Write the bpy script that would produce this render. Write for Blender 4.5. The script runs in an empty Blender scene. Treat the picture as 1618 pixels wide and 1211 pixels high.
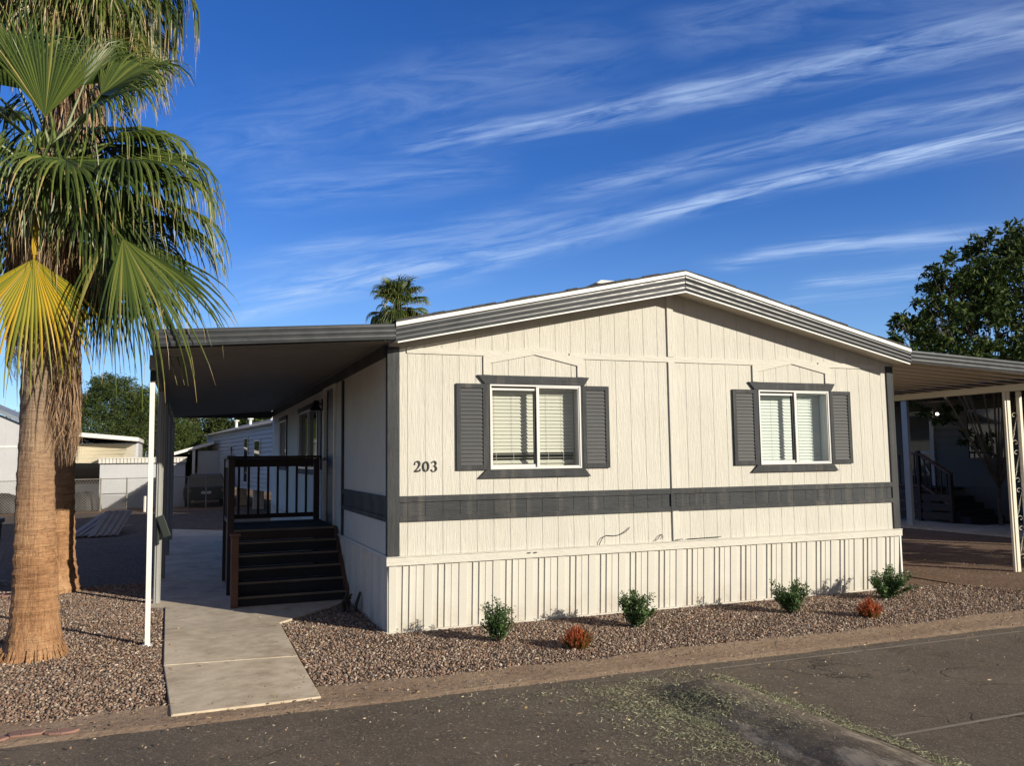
import bpy, math, random
import numpy as np
from mathutils import Vector, Matrix
R=math.radians
random.seed(7)
SC=bpy.context.scene
COL=SC.collection
# ------------------------------------------------------------------ camera
cam=bpy.data.cameras.new('camera'); camo=bpy.data.objects.new('camera',cam); COL.objects.link(camo)
cam.sensor_width=36; cam.lens=36*1313.6/1618; cam.clip_start=.05; cam.clip_end=3000
_y,_p,_r=R(21.336),R(5.138),R(.7197)
_f=Vector((math.sin(_y)*math.cos(_p),math.cos(_y)*math.cos(_p),math.sin(_p)))
_rt=Vector((math.cos(_y),-math.sin(_y),0)); _d=-(_rt.cross(_f))
_r2=_rt*math.cos(_r)+_d*math.sin(_r); _d2=-_rt*math.sin(_r)+_d*math.cos(_r)
_m=Matrix(((_r2.x,-_d2.x,-_f.x,-2.079),(_r2.y,-_d2.y,-_f.y,-9.087),(_r2.z,-_d2.z,-_f.z,1.897),(0,0,0,1)))
camo.matrix_world=_m; SC.camera=camo
SC.render.resolution_x=1024; SC.render.resolution_y=767
# ------------------------------------------------------------------ light
SUN_EL=R(17.5); SUN_AZ=math.atan2(.574,-.819)       # azimuth from +Y towards +X
SKY_STRENGTH=.080; SUN_STRENGTH=4.6
SC.view_settings.view_transform='Standard'; SC.view_settings.look='None'; SC.view_settings.gamma=1
SC.view_settings.exposure=.42
sun=bpy.data.lights.new('sun','SUN'); suno=bpy.data.objects.new('sun',sun); COL.objects.link(suno)
sun.energy=SUN_STRENGTH; sun.angle=R(.5); sun.color=(1,.915,.765)
_ts=Vector((math.sin(SUN_AZ)*math.cos(SUN_EL),math.cos(SUN_AZ)*math.cos(SUN_EL),math.sin(SUN_EL)))
suno.rotation_euler=_ts.to_track_quat('Z','Y').to_euler()
W=bpy.data.worlds.new('World'); SC.world=W; W.use_nodes=True
def world():
    nt=W.node_tree; N=nt.nodes; L=nt.links
    for n in list(N): N.remove(n)
    out=N.new('ShaderNodeOutputWorld'); bg=N.new('ShaderNodeBackground'); bg.inputs[1].default_value=SKY_STRENGTH
    L.new(bg.outputs[0],out.inputs[0])
    sky=N.new('ShaderNodeTexSky'); sky.sky_type='NISHITA'; sky.sun_disc=False
    sky.sun_elevation=SUN_EL; sky.sun_rotation=SUN_AZ; sky.air_density=1.0; sky.dust_density=0.0; sky.ozone_density=3.0; sky.altitude=400
    hs=N.new('ShaderNodeHueSaturation'); hs.inputs['Saturation'].default_value=1.26; hs.inputs['Hue'].default_value=.512
    hs.inputs['Value'].default_value=1.0
    L.new(sky.outputs[0],hs.inputs['Color'])
    tc=N.new('ShaderNodeTexCoord')
    def vm(op,a,b=None):
        n=N.new('ShaderNodeVectorMath'); n.operation=op
        for i,v in enumerate((a,b)):
            if v is None: continue
            if isinstance(v,(tuple,list,Vector)): n.inputs[i].default_value=tuple(v)
            else: L.new(v,n.inputs[i])
        return n
    def ma(op,a,b=None,c=None,clamp=False):
        n=N.new('ShaderNodeMath'); n.operation=op; n.use_clamp=clamp
        for i,v in enumerate((a,b,c)):
            if v is None: continue
            if isinstance(v,(int,float)): n.inputs[i].default_value=v
            else: L.new(v,n.inputs[i])
        return n.outputs[0]
    D=vm('NORMALIZE',tc.outputs['Generated']).outputs[0]
    def ramp(v,a,b):
        n=N.new('ShaderNodeMapRange'); n.interpolation_type='SMOOTHSTEP'; n.inputs[1].default_value=a; n.inputs[2].default_value=b
        L.new(v,n.inputs[0]); return n.outputs[0]
    def noise(vec,scale,detail=6,rough=.6,dist=0.):
        n=N.new('ShaderNodeTexNoise'); n.inputs['Scale'].default_value=scale; n.inputs['Detail'].default_value=detail; n.inputs['Roughness'].default_value=rough; n.inputs['Distortion'].default_value=dist
        L.new(vec,n.inputs['Vector']); return n.outputs['Fac']
    def dirpx(u,v):
        return ((_r2*((u-809)/1313.6))+_d2*((v-605.5)/1313.6)+_f).normalized()
    # cirrus streaks: each lies on a great circle through two directions of the sky
    streaks=[ # u0,v0,u1,v1, width at start,width at end, strength
      (280,500,1010,345,.022,.018,.85),(930,362,1640,205,.008,.014,1.0),
      (600,247,1180,128,.009,.015,.62),(1000,172,1640,35,.014,.022,.66),
      (820,318,1618,150,.012,.020,.45),(1090,418,1580,368,.006,.010,.62),(1240,455,1500,425,.005,.008,.55),
      (1170,485,1440,455,.006,.006,.30),(230,260,1000,70,.040,.035,.24),(1000,60,1640,-70,.03,.04,.22),(330,420,900,335,.012,.016,.34),(350,310,800,265,.02,.02,.26)]
    total=None
    wob=noise(D,5.5,3,.5)
    for (u0,v0,u1,v1,w0,w1,st) in streaks:
        a=dirpx(u0,v0); b=dirpx(u1,v1); n=a.cross(b).normalized()
        t=(b-a*(a.dot(b))).normalized(); span=math.acos(a.dot(b))
        dn=vm('DOT_PRODUCT',D,n).outputs['Value']; dt=vm('DOT_PRODUCT',D,t).outputs['Value']; da=vm('DOT_PRODUCT',D,a).outputs['Value']
        al=ma('DIVIDE',ma('ARCTAN2',dt,da),span)
        # streak noise in its own frame: long along t, fine across n
        cx=N.new('ShaderNodeCombineXYZ'); L.new(ma('MULTIPLY',dt,5.0),cx.inputs[0]); L.new(ma('MULTIPLY',dn,1.15/max(w0,w1)),cx.inputs[1]); cx.inputs[2].default_value=u0*.013
        # wisps lean across the streak
        L.new(ma('ADD',ma('MULTIPLY',dt,7.),ma('MULTIPLY',dn,-12.)),cx.inputs[0])
        nz=noise(cx.outputs[0],1.3,10,.62,.55)
        off=ma('MULTIPLY',ma('SUBTRACT',wob,.5),.035)
        dd=ma('ADD',dn,off)
        wd=ma('ADD',ma('MULTIPLY',al,w1-w0),w0); wd=ma('MAXIMUM',wd,.004)
        q=ma('DIVIDE',dd,wd); g=ma('EXPONENT',ma('MULTIPLY',ma('MULTIPLY',q,q),-1.0))
        e=ma('MULTIPLY',ramp(al,-.02,.22),ma('SUBTRACT',1.,ramp(al,.80,1.12)) if u1<1600 else 1.0)
        m=ma('MULTIPLY',ma('MULTIPLY',g,e),ma('MULTIPLY',ramp(nz,.30,.78),st))
        total=m if total is None else ma('SUBTRACT',1.,ma('MULTIPLY',ma('SUBTRACT',1.,total),ma('SUBTRACT',1.,m)))
    # streak mix, then unseen haze added sunward and overhead to make shade less blue
    sp=N.new('ShaderNodeSeparateXYZ'); L.new(D,sp.inputs[0])
    mx=N.new('ShaderNodeMix'); mx.data_type='RGBA'
    L.new(ma('MINIMUM',total,.9),mx.inputs[0]); tint=vm('MULTIPLY',hs.outputs[0],(.96,1.12,1.42)); lo=N.new('ShaderNodeMix'); lo.data_type='RGBA'; L.new(ma('MULTIPLY',ma('SUBTRACT',1.,ramp(sp.outputs[2],-.02,.30)),.40),lo.inputs[0]); L.new(tint.outputs[0],lo.inputs[6]); lo.inputs[7].default_value=(4.2,7.0,10.8,1); L.new(lo.outputs[2],mx.inputs[6]); mx.inputs[7].default_value=(5.2,6.8,9.6,1)
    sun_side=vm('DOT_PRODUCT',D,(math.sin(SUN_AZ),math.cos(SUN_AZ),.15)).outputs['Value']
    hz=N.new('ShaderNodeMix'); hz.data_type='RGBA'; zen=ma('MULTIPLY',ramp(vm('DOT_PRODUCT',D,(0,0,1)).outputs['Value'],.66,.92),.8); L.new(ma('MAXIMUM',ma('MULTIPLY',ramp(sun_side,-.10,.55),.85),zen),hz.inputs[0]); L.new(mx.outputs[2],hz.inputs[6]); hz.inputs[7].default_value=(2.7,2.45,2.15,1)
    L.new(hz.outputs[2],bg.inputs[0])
world()
# ------------------------------------------------------------------ materials
def lin(c): 
    return tuple((x/12.92 if x<=.04045 else ((x+.055)/1.055)**2.4) for x in c)
class NT:
    def __init__(s,name):
        s.m=bpy.data.materials.new(name); s.m.use_nodes=True; s.t=s.m.node_tree; s.N=s.t.nodes; s.L=s.t.links
        s.b=s.N['Principled BSDF']; s.out=s.N['Material Output']
        s.tc=s.N.new('ShaderNodeTexCoord').outputs['Object']
    def setv(s,inp,v):
        if isinstance(v,(int,float)):
            inp.default_value=v
        elif isinstance(v,(tuple,list)):
            inp.default_value=tuple(v)+((1,) if len(v)==3 and inp.type=='RGBA' else ())
        else: s.L.new(v,inp)
    def map(s,sc,vec=None):
        n=s.N.new('ShaderNodeVectorMath'); n.operation='MULTIPLY'; s.L.new(vec or s.tc,n.inputs[0]); n.inputs[1].default_value=sc; return n.outputs[0]
    def noise(s,scale,detail=5,rough=.55,vec=None,dist=0):
        n=s.N.new('ShaderNodeTexNoise'); n.inputs['Scale'].default_value=scale; n.inputs['Detail'].default_value=detail
        n.inputs['Roughness'].default_value=rough; n.inputs['Distortion'].default_value=dist; s.L.new(vec or s.tc,n.inputs['Vector']); return n.outputs['Fac']
    def vor(s,scale,feature='F1',out='Distance',vec=None,rnd=1):
        n=s.N.new('ShaderNodeTexVoronoi'); n.feature=feature; n.inputs['Scale'].default_value=scale; n.inputs['Randomness'].default_value=rnd
        s.L.new(vec or s.tc,n.inputs['Vector']); return n.outputs[out]
    def wave(s,scale,dirn='Z',vec=None,dist=0,prof='SIN'):
        n=s.N.new('ShaderNodeTexWave'); n.bands_direction=dirn; n.wave_profile=prof; n.inputs['Scale'].default_value=scale; n.inputs['Distortion'].default_value=dist
        s.L.new(vec or s.tc,n.inputs['Vector']); return n.outputs['Fac']
    def math(s,op,a,b=None,clamp=False):
        n=s.N.new('ShaderNodeMath'); n.operation=op; n.use_clamp=clamp; s.setv(n.inputs[0],a)
        if b is not None: s.setv(n.inputs[1],b)
        return n.outputs[0]
    def rng(s,v,a,b,c=0,d=1,smooth=False):
        n=s.N.new('ShaderNodeMapRange'); 
        if smooth: n.interpolation_type='SMOOTHSTEP'
        s.L.new(v,n.inputs[0]); n.inputs[1].default_value=a; n.inputs[2].default_value=b; n.inputs[3].default_value=c; n.inputs[4].default_value=d; return n.outputs[0]
    def mix(s,f,a,b,mode='MIX'):
        n=s.N.new('ShaderNodeMix'); n.data_type='RGBA'; n.blend_type=mode; s.setv(n.inputs[0],f); s.setv(n.inputs[6],a); s.setv(n.inputs[7],b); return n.outputs[2]
    def ramp(s,f,stops,interp='LINEAR'):
        n=s.N.new('ShaderNodeValToRGB'); n.color_ramp.interpolation=interp; s.L.new(f,n.inputs[0]); e=n.color_ramp.elements
        while len(e)<len(stops): e.new(.5)
        for i,(p,c) in enumerate(stops): e[i].position=p; e[i].color=tuple(c)+(1,)
        return n.outputs[0]
    def attr(s,name='r'):
        n=s.N.new('ShaderNodeAttribute'); n.attribute_name=name; return n.outputs['Fac']
    def sep(s,i,vec=None):
        n=s.N.new('ShaderNodeSeparateXYZ'); s.L.new(vec or s.tc,n.inputs[0]); return n.outputs[i]
    def bump(s,h,strength=.4,dist=.01,prev=None):
        n=s.N.new('ShaderNodeBump'); n.inputs['Strength'].default_value=strength; n.inputs['Distance'].default_value=dist; s.L.new(h,n.inputs['Height'])
        if prev is not None: s.L.new(prev,n.inputs['Normal'])
        return n.outputs[0]
    def fin(s,color=None,rough=.8,normal=None,metal=0,spec=.5,trans=None):
        if color is not None: s.setv(s.b.inputs['Base Color'],color)
        s.setv(s.b.inputs['Roughness'],rough); s.setv(s.b.inputs['Metallic'],metal); s.b.inputs['Specular IOR Level'].default_value=spec
        if normal is not None: s.L.new(normal,s.b.inputs['Normal'])
        if trans:
            t=s.N.new('ShaderNodeBsdfTranslucent'); mx=s.N.new('ShaderNodeMixShader'); mx.inputs[0].default_value=trans
            s.setv(t.inputs[0],color); s.L.new(s.b.outputs[0],mx.inputs[1]); s.L.new(t.outputs[0],mx.inputs[2]); s.L.new(mx.outputs[0],s.out.inputs[0])
        return s.m
def painted(name,col,var=.12,rough=.75,bump=0.,grain=None,spec=.4,dirt=0.,metal=0):
    n=NT(name); a=n.noise(2.3,6,.6); b=n.noise(35,3,.6)
    f=n.math('ADD',n.math('MULTIPLY',a,.7),n.math('MULTIPLY',b,.3))
    c=n.mix(n.rng(f,.35,.65),tuple(x*(1-var) for x in col),tuple(min(1,x*(1+var)) for x in col))
    if dirt:
        z=n.sep(2); dz=n.math('MULTIPLY',n.rng(z,0,.35,1,0),n.rng(n.noise(6,5,.7),.35,.75))
        c=n.mix(n.math('MULTIPLY',dz,dirt),c,(.30,.22,.15))
    nm=None
    if grain:
        g=n.noise(1,6,.65,n.map(grain),dist=.6); nm=n.bump(g,bump,.006)
    elif bump: nm=n.bump(n.noise(40,4,.6),bump,.004)
    return n.fin(c,rough,nm,metal,spec)
def siding_mat(name,col,grain,var=.05):
    n=NT(name); a=n.noise(1.3,5,.6); s1=n.noise(1,5,.7,n.map(grain),dist=1.4); s2=n.noise(1,3,.6,n.map(tuple(g*.35 for g in grain)),dist=2.5)
    f=n.math('ADD',n.math('MULTIPLY',a,.55),n.math('MULTIPLY',s1,.45))
    c=n.mix(n.rng(f,.35,.65),tuple(x*(1-var*1.6) for x in col),tuple(min(1,x*(1+var)) for x in col))
    spots=n.rng(n.noise(1,4,.7,n.map((grain[0]*.05,grain[1]*.05,.5))),.62,.75,0,.10)
    c=n.mix(spots,c,(.42,.34,.24))
    streak=n.rng(n.noise(1,4,.6,n.map((9,9,.35))),.5,.8,0,.14)
    c=n.mix(streak,c,(.44,.38,.29))
    h=n.math('ADD',n.math('MULTIPLY',s1,.6),n.math('MULTIPLY',s2,.8))
    return n.fin(c,.72,n.bump(h,.9,.012),0,.35)
M={}
CREAM=(.548,.532,.475)
M['siding']=siding_mat('cream_siding',CREAM,(55,55,5))
M['trimcream']=siding_mat('cream_trim',(.57,.553,.495),(8,60,40),.03)
M['trimcream_v']=siding_mat('cream_trim_upright',(.57,.553,.495),(55,55,5),.03)
M['grey']=siding_mat('charcoal_wood',(.040,.044,.049),(50,50,6),.25)
M['grey_h']=siding_mat('charcoal_wood_flat',(.042,.046,.051),(6,50,55),.25)
for k in ('grey','grey_h'):
    pass
M['shutter']=painted('charcoal_shutter',(.046,.049,.054),.15,.6,.3,(6,40,40))
M['skirt']=painted('cream_metal_skirting',(.56,.543,.488),.05,.55,.0,spec=.4,dirt=.6)
def perf():
    n=NT('perforated_skirting'); x=n.math('ADD',n.sep(0),n.sep(1)); z=n.sep(2)
    a=n.math('MULTIPLY',n.math('SINE',n.math('MULTIPLY',x,6.2832/.0145)),n.math('SINE',n.math('MULTIPLY',z,6.2832/.0145)))
    k=n.rng(a,.25,.5)
    return n.fin(n.mix(k,(.575,.555,.495),(.40,.385,.34)),.6,None)
M['perf']=perf()
def metalgrey(name,col,rough=.38):
    n=NT(name); a=n.noise(3,5,.6); c=n.mix(n.rng(a,.35,.65),tuple(x*.85 for x in col),tuple(x*1.15 for x in col))
    r=n.rng(n.noise(9,4,.6),.3,.7,rough-.06,rough+.1)
    return n.fin(c,r,n.bump(n.noise(1,3,.5,n.map((3,3,30))),.08,.004),.0,.6)
M['fascia']=metalgrey('grey_gutter_metal',(.036,.041,.047))
M['white']=painted('white_paint',(.70,.69,.66),.04,.5)
M['dirtywhite']=painted('weathered_white',(.62,.60,.55),.10,.6,.1)
M['soffit']=painted('beige_soffit',(.50,.45,.37),.08,.55)
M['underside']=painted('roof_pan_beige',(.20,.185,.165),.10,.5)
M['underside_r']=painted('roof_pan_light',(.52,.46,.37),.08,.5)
M['alu']=painted('white_aluminium',(.58,.57,.55),.04,.35,spec=.6)
M['dark']=painted('dark_interior',(.012,.012,.014),.1,.9)
M['blind']=painted('ivory_blind',(.62,.60,.535),.04,.5)
M['blindw']=painted('white_blind',(.68,.72,.70),.03,.5)
M['black']=painted('black_metal',(.012,.012,.013),.1,.45)
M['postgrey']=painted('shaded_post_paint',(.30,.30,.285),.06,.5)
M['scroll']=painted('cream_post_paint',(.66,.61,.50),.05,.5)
M['door']=painted('dark_grey_door',(.055,.06,.065),.1,.5)
M['wood']=painted('brown_stained_wood',(.030,.014,.011),.35,.6,.5,(30,30,5))
M['woodlight']=painted('brown_stair_side',(.105,.050,.030),.3,.65,.5,(30,30,5))
M['tread']=painted('black_tread',(.014,.014,.017),.3,.75,.3)
M['nosing']=painted('worn_tread_edge',(.13,.10,.075),.3,.7)
def shingles():
    n=NT('asphalt_shingles'); v=n.vor(8,'F1','Color',n.map((1,2.2,1))); g=n.noise(80,3,.7)
    return n.fin(n.mix(.5,n.mix(n.rng(n.sep(0,v),0,1),(.02,.02,.022),(.07,.068,.065)),n.ramp(g,[(.3,(.01,.01,.01)),(.7,(.1,.1,.1))])),.9,n.bump(g,.6,.01))
M['shingle']=shingles()
def glass():
    n=NT('window_glass'); N=n.N; L=n.L
    tr=N.new('ShaderNodeBsdfTransparent'); tr.inputs[0].default_value=(.92,.95,.93,1); gl=N.new('ShaderNodeBsdfGlossy'); gl.inputs['Roughness'].default_value=.01
    lw=N.new('ShaderNodeLayerWeight'); lw.inputs[0].default_value=.5; fr=N.new('ShaderNodeMapRange'); pw=n.math('POWER',lw.outputs['Facing'],4.0); L.new(pw,fr.inputs[0]); fr.inputs[3].default_value=.09; fr.inputs[4].default_value=.7; mx=N.new('ShaderNodeMixShader')
    L.new(fr.outputs[0],mx.inputs[0]); L.new(tr.outputs[0],mx.inputs[1]); L.new(gl.outputs[0],mx.inputs[2]); L.new(mx.outputs[0],n.out.inputs[0]); return n.m
M['glass']=glass()
def darkglass():
    n=NT('dark_glass'); return n.fin((.02,.023,.025),.04,None,0,.8)
M['dglass']=darkglass()
def concrete():
    n=NT('concrete_walk'); a=n.noise(1.1,6,.65); b=n.noise(9,6,.7); c=n.noise(120,3,.6)
    f=n.math('ADD',n.math('MULTIPLY',a,.6),n.math('MULTIPLY',b,.4))
    col=n.ramp(f,[(.34,(.38,.30,.205)),(.5,(.58,.49,.365)),(.64,(.72,.62,.475))])
    st=n.rng(n.noise(1.9,6,.78),.52,.68,0,.5,True); col=n.mix(st,col,(.24,.165,.10)); st2=n.rng(n.noise(.6,5,.7),.5,.62,0,.3,True); col=n.mix(st2,col,(.30,.24,.18))
    col=n.mix(n.rng(c,.35,.75,0,.18),col,(.2,.17,.14))
    return n.fin(col,.88,n.bump(n.math('ADD',c,n.math('MULTIPLY',b,.6)),.35,.004))
M['concrete']=concrete()
def asphalt():
    n=NT('worn_asphalt'); a=n.noise(.7,6,.65); b=n.noise(5,6,.7); c=n.noise(150,3,.75); sp=n.vor(110,'F1','Color')
    f=n.math('ADD',n.math('MULTIPLY',a,.6),n.math('MULTIPLY',b,.4))
    col=n.ramp(f,[(.30,(.088,.069,.053)),(.5,(.123,.099,.077)),(.68,(.168,.138,.108))])
    spk=n.rng(n.sep(0,sp),.86,1,0,.65); col=n.mix(spk,col,(.36,.31,.25))
    spd=n.rng(n.sep(1,sp),.70,1,0,.6); col=n.mix(spd,col,(.03,.026,.024))
    # cracks
    dv=n.N.new('ShaderNodeVectorMath'); dv.operation='ADD'; nn=n.N.new('ShaderNodeTexNoise'); nn.inputs['Scale'].default_value=1.6; nn.inputs['Detail'].default_value=6; n.L.new(n.tc,nn.inputs['Vector'])
    sc=n.N.new('ShaderNodeVectorMath'); sc.operation='SCALE'; sc.inputs['Scale'].default_value=.9; n.L.new(nn.outputs['Color'],sc.inputs[0]); n.L.new(n.tc,dv.inputs[0]); n.L.new(sc.outputs[0],dv.inputs[1])
    e=n.vor(.55,'DISTANCE_TO_EDGE','Distance',dv.outputs[0]); cr=n.math('MULTIPLY',n.rng(e,0,.008,1,0),n.rng(n.noise(.8,3,.5),.45,.6,0,.85))
    col=n.mix(cr,col,(.02,.017,.015))
    dust=n.rng(n.noise(.9,6,.7),.5,.72,0,.45); y=n.sep(1); dust=n.math('MULTIPLY',dust,n.rng(y,-5.5,-2.4,.15,1)); col=n.mix(dust,col,(.24,.175,.12))
    hgt=n.math('ADD',c,n.math('MULTIPLY',cr,-1.5))
    return n.fin(col,.9,n.bump(hgt,.7,.006),0,.3)
M['asphalt']=asphalt()
def dirt(name,c0,c1,c2,peb=.4):
    n=NT(name); a=n.noise(.9,7,.68); b=n.noise(14,6,.7); v=n.vor(45,'F1','Color'); d=n.vor(45)
    f=n.math('ADD',n.math('MULTIPLY',a,.55),n.math('MULTIPLY',b,.45))
    col=n.ramp(f,[(.32,c0),(.5,c1),(.68,c2)])
    k=n.rng(n.sep(0,v),1-peb,1,0,.7); col=n.mix(k,col,n.ramp(n.sep(1,v),[(0,(.08,.06,.05)),(.6,(.28,.2,.15)),(1,(.45,.38,.3))]))
    h=n.math('ADD',b,n.math('MULTIPLY',n.math('MULTIPLY',d,k),-1.2))
    return n.fin(col,.95,n.bump(h,.9,.02),0,.2)
M['dirt']=dirt('yard_dirt',(.12,.075,.05),(.19,.12,.08),(.27,.18,.12))
M['kerb']=dirt('dusty_kerb',(.20,.14,.095),(.30,.215,.15),(.39,.295,.21),.12)
M['bed']=dirt('gravel_bed',(.09,.065,.055),(.15,.11,.09),(.22,.16,.13),.8)
def stones():
    n=NT('crushed_granite'); r=n.attr('r')
    col=n.ramp(r,[(0,(.055,.042,.036)),(.2,(.12,.085,.066)),(.42,(.235,.145,.100)),(.62,(.32,.215,.150)),(.8,(.20,.17,.15)),(.93,(.40,.31,.235)),(1,(.56,.48,.39))])
    return n.fin(col,.85,n.bump(n.noise(90,3,.6),.3,.003),0,.3)
M['stones']=stones()
def leafmat(name,stops,trans=.3,rough=.5,spec=.45):
    n=NT(name); r=n.attr('r'); return n.fin(n.ramp(r,stops),rough,None,0,spec,trans)
M['frond']=leafmat('palm_frond',[(0,(.022,.038,.008)),(.35,(.055,.090,.018)),(.65,(.14,.18,.035)),(.80,(.30,.27,.08)),(.9,(.42,.30,.14)),(1,(.50,.38,.22))],.22,.42)
M['frondy']=leafmat('yellow_frond',[(0,(.55,.34,.02)),(.3,(.36,.31,.025)),(.6,(.17,.21,.03)),(.82,(.36,.32,.07)),(1,(.50,.38,.18))],.25,.45)
M['frondd']=leafmat('dead_frond',[(0,(.11,.06,.035)),(.5,(.27,.17,.10)),(1,(.48,.34,.21))],.12,.7)
M['leafdark']=leafmat('dark_leaf',[(0,(.018,.036,.010)),(.5,(.045,.078,.018)),(.85,(.085,.115,.025)),(1,(.15,.16,.04))],.18,.6,.2)
M['mesq']=leafmat('feathery_leaf',[(0,(.022,.038,.010)),(.5,(.058,.088,.020)),(1,(.13,.16,.04))],.2,.6,.3)
M['olive']=leafmat('olive_leaf',[(0,(.04,.055,.02)),(.5,(.09,.11,.04)),(1,(.2,.17,.08))],.2,.6,.3)
M['shrub']=leafmat('shrub_leaf',[(0,(.018,.045,.014)),(.5,(.045,.10,.025)),(1,(.13,.20,.06))],.25,.4,.5)
M['redleaf']=leafmat('red_leaf',[(0,(.10,.10,.02)),(.25,(.20,.09,.03)),(.55,(.46,.085,.03)),(1,(.62,.20,.08))],.3,.5)
M['grass']=leafmat('grass_clipping',[(0,(.13,.14,.08)),(.5,(.36,.37,.23)),(1,(.64,.61,.42))],.3,.7,.2)
M['litter']=leafmat('dry_leaf',[(0,(.12,.07,.03)),(.5,(.36,.24,.12)),(1,(.62,.5,.33))],.1,.7,.2)
M['straw']=leafmat('pale_straw',[(0,(.22,.17,.11)),(.5,(.48,.40,.28)),(1,(.70,.62,.46))],.1,.7,.2)
def bark(name,c0,c1,c2,ring=8):
    n=NT(name); z=n.sep(2)
    rg=n.noise(1,6,.75,n.map((5.0,5.0,60)),dist=.8); vc=n.noise(1,6,.7,n.map((42,42,5.5)),dist=.5); big=n.noise(1.7,4,.6)
    low=n.rng(z,.15,.9,1,0)
    f=n.mix(low,rg,vc); f=n.math('ADD',n.math('MULTIPLY',n.sep(0,f),.6),n.math('MULTIPLY',big,.4))
    col=n.ramp(f,[(.36,c0),(.5,c1),(.63,c2)])
    crk=n.rng(n.noise(1,5,.7,n.map((30,30,9)),dist=1.2),.60,.70,0,.55); col=n.mix(crk,col,(.06,.032,.02)); up=n.rng(z,1.0,2.6); col=n.mix(n.math('MULTIPLY',up,.75),col,n.mix(rg,(.16,.12,.09),(.42,.36,.28))); spk=n.rng(n.noise(1,4,.75,n.map((9,9,26))),.58,.66,0,.35); col=n.mix(spk,col,(.13,.075,.05))
    h=n.math('ADD',n.math('MULTIPLY',rg,.8),n.math('MULTIPLY',vc,1.0))
    return n.fin(col,.9,n.bump(n.math('SUBTRACT',h,n.math('MULTIPLY',crk,.5)),1.,.03),0,.2)
M['palmbark']=bark('palm_bark',(.21,.105,.052),(.45,.245,.125),(.60,.38,.21))
M['bark']=bark('tree_bark',(.05,.04,.03),(.10,.08,.06),(.16,.13,.1))
M['greywall']=painted('pale_grey_wall',(.46,.47,.49),.05,.7)
M['greytrailer']=painted('grey_lap_siding',(.42,.43,.42),.06,.7)
M['bgroof']=painted('grey_roof_edge',(.20,.23,.27),.1,.6)
M['tanawn']=painted('tan_awning',(.62,.56,.42),.05,.5)
M['galv']=painted('galvanised',(.22,.20,.175),.15,.6,metal=0)
M['rust']=painted('reddish_stone',(.27,.155,.125),.3,.9,.5)
M['tarp']=painted('black_cover',(.02,.021,.024),.3,.6,.4)
M['carpaint']=painted('olive_car_paint',(.04,.043,.036),.08,.45,spec=.3)
M['green_box']=painted('dark_green_box',(.010,.016,.014),.1,.6)
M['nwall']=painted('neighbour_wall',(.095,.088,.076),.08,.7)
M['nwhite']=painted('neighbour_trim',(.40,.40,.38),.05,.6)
M['curb_line']=painted('faded_line',(.22,.19,.16),.25,.9)
M['humpm']=asphalt(); M['humpm'].name='hump_asphalt'
def hump_dust():
    nt=M['humpm'].node_tree; b=nt.nodes['Principled BSDF']; l=b.inputs['Base Color'].links[0]; src=l.from_socket
    tc=nt.nodes.new('ShaderNodeTexCoord'); no=nt.nodes.new('ShaderNodeTexNoise'); no.inputs['Scale'].default_value=3.2; no.inputs['Detail'].default_value=7; no.inputs['Roughness'].default_value=.7
    sc=nt.nodes.new('ShaderNodeVectorMath'); sc.operation='MULTIPLY'; sc.inputs[1].default_value=(1.6,.55,1); nt.links.new(tc.outputs['Object'],sc.inputs[0]); nt.links.new(sc.outputs[0],no.inputs['Vector'])
    mr=nt.nodes.new('ShaderNodeMapRange'); mr.interpolation_type='SMOOTHSTEP'; mr.inputs[1].default_value=.50; mr.inputs[2].default_value=.62; mr.inputs[4].default_value=.75; nt.links.new(no.outputs['Fac'],mr.inputs[0])
    mx=nt.nodes.new('ShaderNodeMix'); mx.data_type='RGBA'; nt.links.new(mr.outputs[0],mx.inputs[0]); nt.links.new(src,mx.inputs[6]); mx.inputs[7].default_value=(.36,.31,.25,1); nt.links.new(mx.outputs[2],b.inputs['Base Color'])
hump_dust()
def lampmat():
    n=NT('lit_bulb'); n.b.inputs['Emission Color'].default_value=(1,.85,.6,1); n.b.inputs['Emission Strength'].default_value=18; return n.m
M['bulb']=lampmat()
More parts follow.
